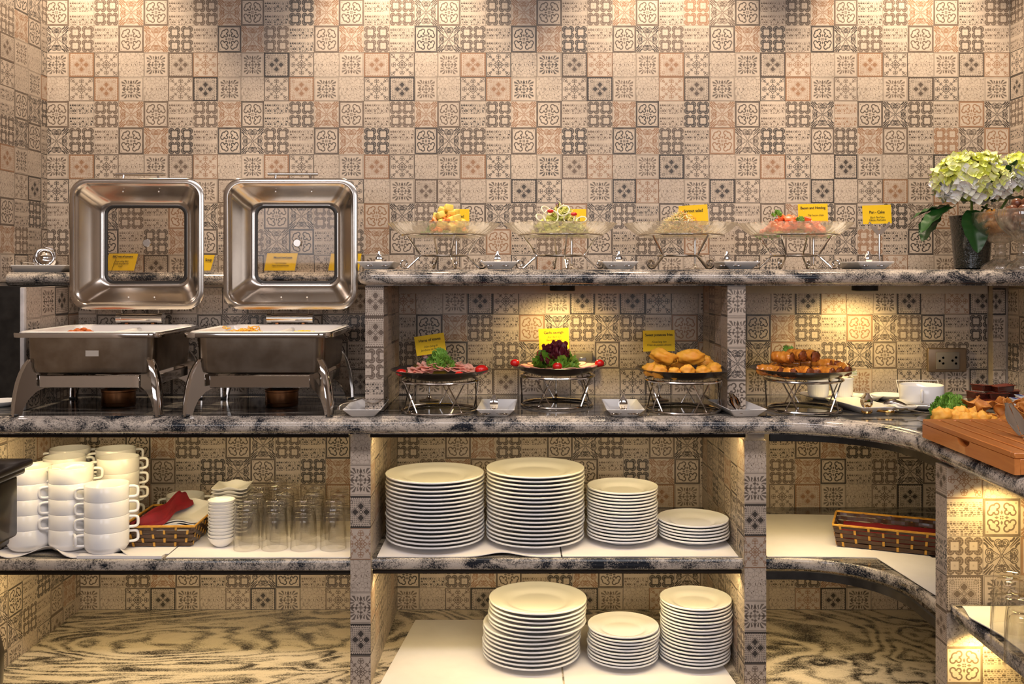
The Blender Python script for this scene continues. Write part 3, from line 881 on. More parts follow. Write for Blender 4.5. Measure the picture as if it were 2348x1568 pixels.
band('curved_apron', [(P2[1] + .001, 2.33), (.62, 2.33)] + [(.668 + .215 * sin(radians(a)), 2.10 + .215 * cos(radians(a)) + .015) for a in range(0, 91, 9)] + [(.888, 2.0)], ZC - .062, ZC - .0435, 'dark curved apron under the counter corner')
band('curved_apron', [(P2[1] + .001, 2.362), (.66, 2.362)] + [(.68 + .21 * sin(radians(a)), 2.15 + .212 * cos(radians(a))) for a in range(0, 91, 9)] + [(.892, 2.0)], ZS - .048, ZS - .0285, 'dark curved apron under the corner shelf')
for x, lab in ((.125, 'black round puck lamp under the upper shelf above the garlic sausage card'), (.94, 'black round puck lamp under the upper shelf near the wall socket')):
    t = thing('puck_lamp', lab, 'lamp', (x, 2.585, E - .0402))
    MB().lathe([(0, 0), (.034, 0), (.034, -.016), (.032, -.0175), (.028, -.0175), (.028, -.015), (0, -.015)], 32).build('housing', M['rubber'], t)
    MB().lathe([(0, -.0152), (.027, -.0152), (.027, -.0165), (0, -.0165)], 24).build('diffuser', M['puckglow'], t)
for (x, y, z, lab) in ((.955, 1.88, ZC - .0435, 'small round lamp under the counter arm above the tumblers'), (.93, 1.90, E - .7055, 'small round lamp under the linen covered arm shelf')):
    t = thing('puck_lamp', lab, 'lamp', (x, y, z))
    MB().lathe([(0, 0), (.022, 0), (.022, -.008), (.019, -.0095), (0, -.0095)], 24).build('housing', M['rubber'], t)
    MB().lathe([(0, -.0096), (.016, -.0096), (.016, -.0105), (0, -.0105)], 24).build('diffuser', M['puckglow'], t)
for sx, wh_ in ((-1.26, 'nearest the chafing dish by the side wall'), (-0.34, 'above the potato salad'), (0.44, 'above the sprout salad'), (1.17, 'nearest the flowers')):
    t = thing('ceiling_downlight', 'recessed ceiling downlight ' + wh_, 'lamp', (sx, 2.58, 2.6), group='recessed ceiling downlights')
    MB().lathe([(.03, -.001), (.05, -.001), (.052, -.004), (.05, -.006), (.034, -.006), (.03, -.001)], 24).build('bezel', M['trimwhite'], t)
# ================================================================== lower cabinets: plates, cups, bowls, tumblers, baskets, linen
ORD = ['', 'topmost', 'second', 'third', 'fourth', 'fifth', 'sixth', 'seventh', 'eighth', 'ninth', 'tenth', 'eleventh', 'twelfth', 'thirteenth', 'fourteenth', 'fifteenth', 'sixteenth', 'seventeenth', 'eighteenth', 'nineteenth']

def nth(i, n, what):
    if i == 1: return 'topmost of ' + what
    if i == n: return 'bottom one of ' + what
    return ORD[i] + ' down in ' + what

def plate_mesh(R, name):
    f = R * 0.56
    pr = [(0, .0052), (f * .9, .0052), (f * 1.05, .0068), (f * 1.14, .0105), (R * .80, .0150), (R * .97, .0190), (R * .99, .0203), (R * 1.002, .0200), (R * 1.008, .0180), (R * 1.002, .0160), (R * .96, .0152), (R * .80, .0112), (f * 1.15, .0052), (f * 1.02, .0016), (f * .98, 0), (f * .92, 0), (f * .90, .0022), (0, .0026)]
    return MB().lathe(pr, 64).mesh(name, M['porcelain'], True, 50)
PL = plate_mesh(.128, 'dinner_plate'); PS = plate_mesh(.092, 'side_plate')

def plates(me, name, n, base, sp, what, grp, jit=.0016, tiltf=None, offs=None):
    r_ = random.Random(int(base[0] * 1000))
    for k in range(n):
        o = put(name, me)
        dx, dy = (offs(k) if offs else (0, 0))
        o.location = (base[0] + r_.uniform(-jit, jit) + dx, base[1] + r_.uniform(-jit, jit) + dy, base[2] + .0006 + k * sp)
        tl = tiltf(k) if tiltf else (0, 0)
        o.rotation_euler = (tl[0], tl[1], r_.uniform(0, 6))
        tag(o, ('white dinner plate, ' if me is PL else 'white side plate, ') + nth(n - k, n, what), 'plate', grp)
LZ = ZS + .003
plates(PL, 'dinner_plate', 17, (-.2115, 2.512, LZ), .0101, 'the large stack beside the tiled upright', 'first large plate stack on the middle shelf')
plates(PL, 'dinner_plate', 18, (.0505, 2.522, LZ), .0102, 'the tallest large stack on the middle shelf', 'second large plate stack on the middle shelf')
plates(PS, 'side_plate', 16, (.2795, 2.525, LZ), .0083, 'the tall small stack on the middle shelf', 'tall side plate stack on the middle shelf')
plates(PS, 'side_plate', 6, (.4665, 2.525, LZ), .0080, 'the short small stack on the middle shelf', 'short side plate stack on the middle shelf')
FZ = ZF + .003
plates(PL, 'dinner_plate', 14, (.0500, 2.530, FZ), .0106, 'the uneven large stack on the cabinet base', 'large plate stack on the cabinet base',
       offs=lambda k: (-.009, 0) if k < 8 else ((.005, -.004) if k < 11 else (.008, .0)), tiltf=lambda k: (0, 0) if k < 8 else (-.002, -.008))
plates(PS, 'side_plate', 10, (.2790, 2.505, FZ), .0084, 'the low small stack on the cabinet base', 'low side plate stack on the cabinet base', offs=lambda k: (.004, -.001) if k in (7, 8) else (0, 0))
plates(PS, 'side_plate', 18, (.4690, 2.505, FZ), .0086, 'the tall small stack on the cabinet base', 'tall side plate stack on the cabinet base', offs=lambda k: (-.003, 0) if k < 5 else (.001, 0))

# ---- soup cups with two handles
def cup_parts(R=.0535, H=.0545):
    pr = [(0, 0), (R * .60, 0), (R * .62, .0015), (R * .80, .003), (R * .90, .0085), (R * .935, .0125), (R * .975, .0150), (R * .99, .020), (R, H), (R * .985, H + .0012), (R * .95, H), (R * .945, .022), (R * .90, .012), (R * .7, .008), (0, .0065)]
    body = MB().lathe(pr, 48).mesh('cup_bowl', M['porcelain'], True, 60)
    h = MB()
    pts = []
    for i in range(15):
        a = -pi / 2 + pi * i / 14
        # rounded-rectangle ear
        cx, cz = cos(a), sin(a)
        px_ = R * .97 + .022 * min(1, abs(cx) ** .45 if cx > 0 else 0)
        pz_ = H * .60 + .0135 * math.copysign(abs(cz) ** .55, cz)
        pts.append((px_, 0, pz_))
    h.tube(pts, .0038, 8, flat=1.0)
    return body, h.mesh('cup_handle', M['porcelain'], True, 60)
CB, CHn = cup_parts()
def make_cup(label, loc, rz, group):
    t = thing('soup_cup', label, 'cup', loc, rz, group)
    put('cup_bowl', CB, t)
    put('handle', CHn, t); put('handle', CHn, t, rz=pi)
    return t
cup0 = None
CS = .0385
stacks = [((68, 2.45), 5, 0.0, 'the front stack beside the dark wooden post'), ((163, 2.455), 5, 0.1, 'the tall front stack between two others'), ((245, 2.425), 4, 0.05, 'the shortest front stack beside the basket'),
          ((148, 2.58), 5, 0.2, 'the middle row stack behind the tall front stack'), ((271, 2.575), 5, -.1, 'the middle row stack nearest the basket'),
          ((160, 2.70), 5, 0.3, 'the rearmost stack nearest the side wall'), ((265, 2.70), 5, 0.15, 'the rearmost stack nearest the basket')]
r_ = random.Random(4)
for (cx, cy), n, a0, what in stacks:
    for k in range(n):
        a = .38 + a0 * .5 + r_.uniform(-.20, .22)
        if (cx, k) in ((163, 0), (271, 1)): a = -1.0
        lab = 'white two-handled soup cup, ' + nth(n - k, n, what)
        loc = (X(cx, cy), cy, LZ + .0006 + k * CS)
        if cup0 is None: cup0 = make_cup(lab, loc, a, 'stacked white soup cups')
        else: dup(cup0, loc, a, lab, 'stacked white soup cups')
dup(cup0, (X(425, 2.80), 2.80, LZ + .0006), .3, 'single white soup cup standing behind the dark basket', 'stacked white soup cups')

# ---- small round bowls
BW = MB().lathe([(0, 0), (.016, 0), (.018, .002), (.028, .011), (.0335, .022), (.0345, .0245), (.0330, .0245), (.031, .020), (.024, .009), (.012, .005), (0, .005)], 36).mesh('small_bowl', M['porcelain'], True, 60)
for k in range(12):
    o = put('small_bowl', BW, loc=(X(508, 2.475), 2.475 + r_.uniform(-.001, .001), LZ + .0006 + k * .0086))
    tag(o, 'small white round bowl, ' + nth(12 - k, 12, 'the narrow stack beside the tumblers'), 'bowl', 'stack of small white bowls')
# ---- square wavy dishes
def wavy_dish(s, h, amp, n=16):
    mb = MB()
    def top(u, v):
        x, y = (u * 2 - 1), (v * 2 - 1); m = max(abs(x), abs(y))
        k = 0.55 + .45 * m
        z = h * m ** 3 + amp * cos(x * 3.0 * pi / 2) * (m ** 6) * (1 if abs(y) > abs(x) else .4)
        return (x * s * k * (.62 + .38 * m) / .999, y * s * k * (.62 + .38 * m), z + .003)
    mb.grid(top, n, n)
    q = len(mb.v)
    mb.grid(lambda u, v: (lambda p: (p[0] * .985, p[1] * .985, p[2] - .003))(top(u, v)), n, n)
    b = [i for i in range(n)] + [i * n + n - 1 for i in range(1, n)] + [(n - 1) * n + i for i in range(n - 2, -1, -1)] + [i * n for i in range(n - 2, 0, -1)]
    mb.f += [(b[i], b[(i + 1) % len(b)], b[(i + 1) % len(b)] + q, b[i] + q) for i in range(len(b))]
    return mb
WD = wavy_dish(.047, .014, .003).mesh('square_dish', M['porcelain'], True, 70)
for k in range(13):
    o = put('square_dish', WD, loc=(X(534, 2.60), 2.60, LZ + .0006 + k * .0094), rz=.08)
    tag(o, 'square white wavy-edged dish, ' + nth(13 - k, 13, 'the stack behind the small bowls'), 'dish', 'stack of square white dishes')

# ---- glass tumblers, upside down, nested in pairs
def tumbler_mb():
    def rf(a, r, z): return 1 + (0.028 * cos(a * 10) if (0.045 < z < 0.092 and r > .0255) else 0)
    pr = [(.0335, 0), (.0325, .03), (.0312, .050), (.0300, .064), (.0288, .082), (.0282, .092), (.0270, .0965), (.0235, .098), (.020, .0965), (0, .0962), (0, .086), (.022, .0862), (.0255, .083), (.0272, .066), (.0296, .03), (.0315, .0)]
    return MB().lathe(pr, 40, closed=False, rf=rf)
TB = tumbler_mb()
nn_ = 40
TB.f += [(i, (i + 1) % nn_, len(TB.v) - nn_ + (i + 1) % nn_, len(TB.v) - nn_ + i) for i in range(nn_)]
TBm = TB.mesh('glass_tumbler', M['tumbler'], True, 60)
rowsT = [(2.452, (566, 630, 696, 764), 'front row'), (2.53, (582, 648, 718, 782), 'second row'), (2.61, (596, 660, 727), 'third row'), (2.69, (634,), 'back row')]
who = ['nearest the small bowls', 'second from the small bowls', 'third from the small bowls', 'nearest the tiled upright']
for Y_, xs, rn in rowsT:
    for i, x in enumerate(xs):
        for lv in (0, 1):
            o = put('glass_tumbler', TBm, loc=(X(x, Y_), Y_, LZ + .0008 + lv * .030), rz=i * .4 + lv * .3)
            tag(o, ('upper' if lv else 'lower') + ' of two nested upside-down tumblers, ' + (rn + ', ' + who[min(i, 3)] if len(xs) > 1 else 'alone in the back row'), 'tumbler', 'upside-down tumblers beside the bowls')
AZ = E - .677 + .003
for (px_, Yb, lab) in ((2317, 1.72, 'clear upside-down tumbler farther back on the linen of the counter arm'), (2352, 1.62, 'clear upside-down tumbler nearer the edge on the linen of the counter arm')):
    for lv in (0, 1):
        o = put('glass_tumbler', TBm, loc=(X(px_, Yb), Yb, AZ + .0008 + lv * .030), rz=lv * .3)
        tag(o, lab + (', nested on top' if lv else ', underneath'), 'tumbler', 'tumblers on the counter arm')

# ---- linen cloths
def cloth(name, x0, x1, y0, y1, z, label, wave=None, nu=60, nv=24, th=.0018, mat=None, skew=0.0):
    def top(u, v):
        x = x0 + (x1 - x0) * u + skew * (1 - v)
        y = y0 + (y1 - y0) * v
        h = .0004 * noise.noise(Vector((x * 18, y * 18, z))) + .0004
        dx, dy, dz = wave(u, v) if wave else (0, 0, 0)
        return Vector((x + dx, y + dy, z + h + dz + th))
    mb = MB()
    mb.grid(top, nu, nv)
    q = len(mb.v)
    mb.grid(lambda u, v: top(u, v) - Vector((0, 0, th)), nu, nv)
    b = [i for i in range(nv)] + [i * nv + nv - 1 for i in range(1, nu)] + [(nu - 1) * nv + i for i in range(nv - 2, -1, -1)] + [i * nv for i in range(nu - 2, 0, -1)]
    mb.f += [(b[i], b[(i + 1) % len(b)], b[(i + 1) % len(b)] + q, b[i] + q) for i in range(len(b))]
    return tag(mb.build(name, mat or M['linen'], None, True, sharp=60), label, 'cloth')
def hump(u, c, w, h):
    d = (u - c) / w
    return h * math.exp(-d * d * 2)
cloth('linen_cloth', -.345, .112, 2.383, 2.70, ZS, 'white linen under the two stacks of dinner plates on the middle shelf', wave=lambda u, v: (0, hump(u, .68, .16, .012) * (1 - v) ** 6, hump(u, .68, .15, .008) * (1 - v) ** 8))
cloth('linen_cloth', .116, .553, 2.386, 2.72, ZS, 'white linen under the two stacks of side plates on the middle shelf')
cloth('linen_cloth', -.338, .116, 2.34, 2.80, ZF, 'white linen with an empty half on the cabinet base beside the uneven plate stack', wave=lambda u, v: ((.045 * v * (1 - u), 0, 0)))
cloth('linen_cloth', .121, .545, 2.34, 2.76, ZF, 'white linen under the side plates on the cabinet base', wave=lambda u, v: (-.03 * v * u, 0, 0))
cloth('linen_cloth', -.868, -.412, 2.378, 2.72, ZS, 'smooth white linen under the small bowls and tumblers')
cloth('linen_cloth', -1.31, -.872, 2.392, 2.76, ZS, 'rippled white linen under the stacked soup cups', wave=lambda u, v: (0, -.02 * (1 - v) * sin(u * 17), (.010 * (1 + sin(u * 17 + 2.2)) * (1 if u < .72 else max(0, 1 - (u - .72) * 5))) * max(0, 1 - v * 9) ** 1.2))
fold = MB(); fold.rbox(-1.08, -.872, 2.373, 2.388, ZS + .0006, ZS + .010, .003, 2)
cloth('linen_napkin', -1.085, -.875, 2.370, 2.392, ZS + .0004, 'folded white linen napkin at the shelf edge in front of the basket', nu=30, nv=6, th=.007)
cloth('linen_cloth', .625, 1.03, 2.385, 2.80, ZS, 'white linen beside the long basket on the corner shelf', wave=lambda u, v: (0, (-.06 * max(0, u - .62) if v < .5 else 0) - .02 * u * u, 0))
cornc = cloth('linen_cloth', .925, 1.20, 2.02, 2.366, ZS, 'white linen running along the curve of the corner shelf', wave=lambda u, v: (-.035 * v * (1 - u) + (.0 if u > .1 else 0), -.05 * 0, .0024))
cloth('linen_cloth', .880, 1.35, 1.20, 1.925, E - .677, 'white linen with a folded corner on the counter arm shelf', wave=lambda u, v: (.010 * (1 - u) ** 8 * sin(v * 20) + .006 * (1 - u), 0, .008 * (1 - u) ** 10 * max(0, sin(v * 16 + 1))), nu=40, nv=60)

# ---- woven baskets
M['strip'] = noisy('dark_brown_splint', (0.045, 0.018, 0.008), (0.075, 0.032, 0.014), 50, 0.3, coat=0.3)
M['amber'] = noisy('amber_cane', (0.62, 0.33, 0.05), (0.45, 0.22, 0.03), 60, 0.45)
M['red'] = noisy('crimson_napkin', (0.20, 0.004, 0.012), (0.14, 0.003, 0.009), 40, 0.75, 0.15, 0.002)
def basket(name, label, W, D, H, flare, loc, rz, ncol):
    t = thing(name, label, 'basket', loc, rz)
    def corner(z, i):
        k = z / H
        w_, d_ = W / 2 - flare * (1 - k), D / 2 - flare * (1 - k)
        return [(-w_, -d_), (w_, -d_), (w_, d_), (-w_, d_)][i % 4]
    MB().box(-W / 2 + flare, W / 2 - flare, -D / 2 + flare, D / 2 - flare, .001, .004).build('base', M['strip'], t, False)
    rows_ = 5
    gap = H / rows_
    for r in range(rows_):
        z0, z1 = .002 + r * gap, .002 + r * gap + gap * .82
        mb = MB()
        P_ = []
        for i in range(4):
            a, b = corner(z0, i), corner(z0, i + 1)
            nseg = (ncol[i % 2]) * 4
            for j in range(nseg): P_.append((i, j / nseg, nseg))
        n = len(P_)
        v = []
        for (i, u, ns) in P_:
            ph = u * ns / 4 * pi
            out = .0016 * cos(ph * 1.0 + r * pi)
            for z in (z0, z1):
                for s_ in (0, 1):
                    a, b = corner(z, i), corner(z, i + 1)
                    x, y = a[0] + (b[0] - a[0]) * u, a[1] + (b[1] - a[1]) * u
                    nx, ny = [(0, -1), (1, 0), (0, 1), (-1, 0)][i]
                    o = out - .001 * s_
                    v.append((x + nx * o, y + ny * o, z))
        f = []
        for k in range(n):
            q = (k + 1) % n
            A, B = k * 4, q * 4
            f += [(A, B, B + 2, A + 2), (A + 1, A + 3, B + 3, B + 1), (A, A + 1, B + 1, B), (A + 2, B + 2, B + 3, A + 3)]
        mb.add(v, f)
        mb.build('weft_strip', M['strip'], t, False)
    up = MB()
    for i in range(4):
        nc_ = ncol[i % 2]
        for j in range(nc_):
            u = (j + .5) / nc_
            nx, ny = [(0, -1), (1, 0), (0, 1), (-1, 0)][i]
            tx, ty = -ny, nx
            for r in range(rows_):
                z0 = .002 + r * gap; z1 = z0 + gap * .82
                if (r + j) % 2: continue
                a, b = corner(z0, i), corner(z0, i + 1); c, d = corner(z1, i), corner(z1, i + 1)
                x, y = a[0] + (b[0] - a[0]) * u, a[1] + (b[1] - a[1]) * u
                X_, Y_ = c[0] + (d[0] - c[0]) * u, c[1] + (d[1] - c[1]) * u
                hw = .0028
                o = .0026
                up.add([(x + nx * o - tx * hw, y + ny * o - ty * hw, z0 - .001), (x + nx * o + tx * hw, y + ny * o + ty * hw, z0 - .001), (X_ + nx * o + tx * hw, Y_ + ny * o + ty * hw, z1 + .001), (X_ + nx * o - tx * hw, Y_ + ny * o - ty * hw, z1 + .001),
                        (x + nx * .0012 - tx * hw, y + ny * .0012 - ty * hw, z0 - .001), (x + nx * .0012 + tx * hw, y + ny * .0012 + ty * hw, z0 - .001), (X_ + nx * .0012 + tx * hw, Y_ + ny * .0012 + ty * hw, z1 + .001), (X_ + nx * .0012 - tx * hw, Y_ + ny * .0012 - ty * hw, z1 + .001)],
                       [(0, 1, 2, 3), (4, 7, 6, 5), (0, 4, 5, 1), (1, 5, 6, 2), (2, 6, 7, 3), (3, 7, 4, 0)])
    up.build('upright_cane', M['amber'], t, False)['kind'] = 'stuff'
    cs = [corner(H, i) for i in range(4)]
    rim = []
    for i in range(4):
        a, b = Vector((*cs[i], H)), Vector((*cs[(i + 1) % 4], H))
        for j in range(12): rim.append(a.lerp(b, j / 12))
    MB().tube(rim, .0030, 6, True).build('rim', M['amber'], t)
    return t
basket('woven_basket', 'dark woven basket with amber rim holding white dishes and a red napkin', .185, .225, .055, .014, (-.917, 2.565, ZS + .0032), .02, (6, 8))
for k, (dx, dy, dz, a, tx) in enumerate([(.0, -.03, .006, .0, .0), (.0, -.028, .014, .06, .0), (.018, .032, .022, .0, .10), (.02, .034, .030, .08, .16), (.022, .036, .038, .02, .20)]):
    dsh = wavy_dish(.066, .018, .004, 18)
    o = dsh.build('wavy_dish', M['porcelain'], None, True, (-.917 + dx, 2.565 + dy, ZS + .006 + dz), a, 70)
    o.rotation_euler = (tx, 0, a)
    tag(o, ['lowest front white dish lying in the basket', 'upper front white dish lying in the basket', 'lowest of the three tilted white dishes at the basket rear', 'middle of the three tilted white dishes at the basket rear', 'uppermost tilted white dish at the basket rear'][k], 'dish')
def napkin():
    mb = MB()
    def fn(u, v):
        s = u * 2 - 1
        p = Vector((-.045 + .085 * v + .012 * sin(v * 5), -.085 + .16 * v, 0))
        wdt = .036 + .004 * sin(v * 7)
        n_ = Vector((.85, -.5, 0))
        z = .020 * (1 - s * s) ** .6 * (.75 + .5 * v) + .005 * sin(v * 9 + s * 3) + .004 * sin(s * 8) + .026 + .030 * v
        return Vector((p.x + n_.x * wdt * s, p.y + n_.y * wdt * s, z))
    mb.grid(fn, 22, 34)
    q = len(mb.v)
    mb.grid(lambda u, v: fn(u, v) - Vector((0, 0, .004)), 22, 34)
    n, m_ = 22, 34
    b = [i for i in range(m_)] + [i * m_ + m_ - 1 for i in range(1, n)] + [(n - 1) * m_ + i for i in range(m_ - 2, -1, -1)] + [i * m_ for i in range(n - 2, 0, -1)]
    mb.f += [(b[i], b[(i + 1) % len(b)], b[(i + 1) % len(b)] + q, b[i] + q) for i in range(len(b))]
    return mb
tag(napkin().build('red_napkin', M['red'], None, True, (-.945, 2.575, ZS + .018), 0, 60), 'crumpled crimson napkin draped over the dishes in the square basket', 'napkin')
bk2 = basket('woven_basket', 'long dark woven basket with amber rim holding a red cloth on the corner shelf', .31, .150, .056, .010, (.985, 2.475, ZS + .0040), radians(-22), (9, 5))
def redc():
    mb = MB()
    def fn(u, v):
        x, y = u * 2 - 1, v * 2 - 1
        return Vector((x * .135, y * .055, .036 + .010 * (1 - abs(x) ** 4) * (1 - y * y) + .004 * noise.noise(Vector((x * 4, y * 4, 1)))))
    mb.grid(fn, 26, 14); q = len(mb.v); mb.grid(lambda u, v: fn(u, v) - Vector((0, 0, .022)), 26, 14)
    n, m_ = 26, 14
    b = [i for i in range(m_)] + [i * m_ + m_ - 1 for i in range(1, n)] + [(n - 1) * m_ + i for i in range(m_ - 2, -1, -1)] + [i * m_ for i in range(n - 2, 0, -1)]
    mb.f += [(b[i], b[(i + 1) % len(b)], b[(i + 1) % len(b)] + q, b[i] + q) for i in range(len(b))]
    return mb
tag(redc().build('red_cloth', M['red'], None, True, (.985, 2.475, ZS + .004), radians(-22), 60), 'crimson cloth lining the long basket on the corner shelf', 'cloth')

# ---- dark turned wooden post in front of the cup bay
t = thing('wooden_post', 'dark stained turned wooden post in front of the cup shelves', 'post', (-1.128, 2.05, 0))
MB().rbox(-.10, .058, -.08, .08, E - .435, E - .418, .006, 3).build('cap', M['darkwood'], t)
MB().rbox(-.09, .045, -.07, .07, E - .450, E - .435, .005, 3).build('cap_moulding', M['darkwood'], t)
MB().rbox(-.08, .034, -.06, .06, E - .585, E - .450, .008, 3).rbox(-.08, .022, -.05, .05, E - .60, E - .58, .006, 2).build('block', M['darkwood'], t)
prof = [(0, 0), (.07, 0), (.075, .05), (.06, .10), (.05, .2), (.078, .36), (.080, .42), (.062, .50), (.045, .56), (.055, .59), (.045, .62), (.05, .655), (0, .655)]
MB().lathe(prof, 32, (-.055, 0, 0)).build('turned_shaft', M['darkwood'], t)
# ================================================================== chafing dishes
def rrect(w, d, r, n=8, cx=0, cy=0):
    pts = []
    for (sx, sy, a0) in ((1, 1, 0), (-1, 1, 90), (-1, -1, 180), (1, -1, 270)):
        for i in range(n + 1):
            a = radians(a0 + 90 * i / n)
            pts.append((cx + sx * (w / 2 - r) + r * cos(a), cy + sy * (d / 2 - r) + r * sin(a)))
    return pts
def loft(mb, rings, close_last=False, close_first=False):
    o = len(mb.v); n = len(rings[0])
    for rg in rings: mb.v += [Vector(p) for p in rg]
    for j in range(len(rings) - 1):
        for i in range(n):
            k = (i + 1) % n
            mb.f.append((o + j * n + i, o + j * n + k, o + (j + 1) * n + k, o + (j + 1) * n + i))
    if close_last: mb.f.append(tuple(o + (len(rings) - 1) * n + i for i in range(n)))
    if close_first: mb.f.append(tuple(o + i for i in range(n))[::-1])
    return mb
def ringz(w, d, r, z, cx=0, cy=0): return [(x, y, z) for x, y in rrect(w, d, r, 8, cx, cy)]

M['bodysteel'] = noisy('stained_steel', (0.42, 0.36, 0.29), (0.30, 0.24, 0.18), 22, 0.27, 0.02, 0.001, metal=1.0)
M['lidsteel'] = noisy('satin_steel_lid', (0.60, 0.55, 0.49), (0.50, 0.45, 0.40), 7, 0.20, metal=1.0)
M['darkseal'] = principled('dark_window_seal', (0.05, 0.045, 0.04), 0.35, metal=0.6)
M['pan'] = principled('cream_food_pan', (0.86, 0.82, 0.76), 0.18)

def chafer(cx, lidx, label, sticker):
    W_, D_ = .365, .335
    y0 = 2.31
    cy = y0 + D_ / 2
    t = thing('chafing_dish', label, 'chafing dish', (cx, cy, ZC))
    zr = .355 - .153     # rim height above the counter
    # rim
    mb = MB()
    loft(mb, [ringz(W_, D_, .035, zr), ringz(W_ + .002, D_ + .002, .036, zr - .003), ringz(W_, D_, .035, zr - .011), ringz(W_ - .012, D_ - .012, .033, zr - .012), ringz(W_ - .045, D_ - .045, .03, zr - .012), ringz(W_ - .045, D_ - .045, .03, zr - .004), ringz(W_ - .024, D_ - .024, .03, zr - .001), ringz(W_, D_, .035, zr)])
    mb.build('rim', M['chrome'], t)
    # water pan body
    mb = MB()
    loft(mb, [ringz(W_ - .05, D_ - .05, .03, zr - .010), ringz(W_ - .055, D_ - .055, .03, zr - .085), ringz(W_ - .062, D_ - .062, .028, zr - .098), ringz(W_ - .09, D_ - .09, .02, zr - .104)], True)
    mb.build('water_pan', M['bodysteel'], t)
    # food pan with divider
    mb = MB()
    loft(mb, [ringz(W_ - .022, D_ - .022, .03, zr + .0005), ringz(W_ - .030, D_ - .030, .03, zr + .003), ringz(W_ - .052, D_ - .052, .026, zr + .001), ringz(W_ - .066, D_ - .066, .024, zr - .030), ringz(W_ - .09, D_ - .09, .02, zr - .045)], True)
    mb.rbox(.012, .026, -(D_ - .08) / 2, (D_ - .08) / 2, zr - .046, zr - .004, .005, 3)
    mb.build('food_pan', M['pan'], t)
    # crossbars front and back with legs
    for s in (-1, 1):
        yb = s * (D_ / 2 - .028)
        MB().rbox(-.121, .123, yb - .002, yb + .002, .067, .097, .0015, 1).build('crossbar', M['chrome'], t)
    for s in (-1, 1):
        MB().rbox(s * .150 - .002, s * .150 + .002, -.12, .12, .070, .094, .0015, 1).build('side_bar', M['chrome'], t)
    def leg(sx, sy):
        """curved bracket leg: a blade set diagonally at the corner, with a folded flange down its outer edge"""
        ox_, oy_ = sx * .118, sy * .112
        dx, dy = sx * .80, sy * .60
        tx, ty = -dy, dx
        outer = [(.040, .136), (.051, .122), (.060, .103), (.067, .081), (.072, .056), (.0755, .030), (.0765, .010), (.077, 0)]
        inner = [(.036, .133), (.029, .116), (.016, .103), (-.002, .098), (-.002, .067), (.022, .056), (.040, .038), (.050, .018), (.055, 0)]
        mb = MB()
        poly = outer + inner[::-1]
        n = len(poly)
        v = [(ox_ + dx * s + tx * o, oy_ + dy * s + ty * o, z) for o in (-.0022, .0022) for s, z in poly]
        f = [tuple(range(n))[::-1], tuple(range(n, 2 * n))] + [(i, (i + 1) % n, n + (i + 1) % n, n + i) for i in range(n)]
        mb.add(v, f)
        # flange
        m_ = len(outer)
        fv = []
        for s, z in outer:
            wd = .010 + .004 * sin(z / .136 * pi)
            for o, e in ((-wd, -.004), (-wd * .5, .0008), (0, .0022), (wd * .5, .0008), (wd, -.004), (wd * .5, -.003), (0, -.001), (-wd * .5, -.003)):
                fv.append((ox_ + dx * (s + e) + tx * o, oy_ + dy * (s + e) + ty * o, z))
        ff = [(i * 8 + k, i * 8 + (k + 1) % 8, (i + 1) * 8 + (k + 1) % 8, (i + 1) * 8 + k) for i in range(m_ - 1) for k in range(8)]
        ff += [tuple(range(8)), tuple((m_ - 1) * 8 + k for k in range(8))]
        mb.add(fv, ff)
        lg = mb.build('leg', M['chrome'], t, True, sharp=30)
        fx, fy = ox_ + dx * .070, oy_ + dy * .070
        MB().rbox(fx - .009, fx + .009, fy - .009, fy + .009, 0.0003, .004, .0012, 1).build('foot_pad', M['rubber'], lg)
    for sx in (-1, 1):
        for sy in (-1, 1): leg(sx, sy)
    # hinge tube
    hx = lidx - cx - .015
    yh = D_ / 2 - .004
    hz = .355 - .134
    h = MB(); h.tube([(hx - .053, yh, hz), (hx + .053, yh, hz)], .0145, 20)
    hg = h.build('hinge_tube', M['chrome'], t)
    for s in (-1, 1):
        MB().tube([(hx + s * .050, yh, hz), (hx + s * .063, yh, hz)], .0158, 20).build('hinge_cap', M['chrome'], hg)
        MB().rbox(hx + s * .036 - .005, hx + s * .036 + .005, yh - .008, yh + .004, zr - .003, hz - .008, .001, 1).build('hinge_post', M['copper'], hg)
        MB().rbox(hx + s * .050 - .0012, hx + s * .050 + .0012, yh - .004, yh + .004, hz + .006, hz + .032, .0005, 1).build('hinge_arm', M['chrome'], hg)
    hx = lidx - cx
    # open lid, seen from the inside; built in the x-z plane
    LW, LH = .361, .352
    lz = .355 - .107 + LH / 2
    yl = 2.575 - cy
    def rg(w_, h_, r, y, dz=0): return [(hx + a, yl + y, lz + b + dz) for a, b in rrect(w_, h_, r, 10)]
    mb = MB()
    loft(mb, [rg(LW - .002, LH - .002, .046, .0035), rg(LW, LH, .047, .0015), rg(LW - .003, LH - .003, .046, 0), rg(LW - .024, LH - .024, .040, .0), rg(LW - .028, LH - .028, .040, .004), rg(LW - .034, LH - .034, .038, .006), rg(LW - .044, LH - .044, .036, .012),
              rg(LW - .075, LH - .080, .038, .040), rg(LW - .110, LH - .112, .034, .060), rg(LW - .128, LH - .130, .028, .066), rg(LW - .136, LH - .138, .026, .0655), rg(LW - .138, LH - .140, .026, .0665),
              rg(LW - .122, LH - .124, .030, .0685), rg(LW - .104, LH - .106, .036, .0630), rg(LW - .070, LH - .075, .040, .043), rg(LW - .040, LH - .040, .040, .014), rg(LW - .03, LH - .03, .04, .0055), rg(LW - .002, LH - .002, .046, .0035)])
    lid = mb.build('lid', M['lidsteel'], t, True, sharp=45)
    sl = MB()
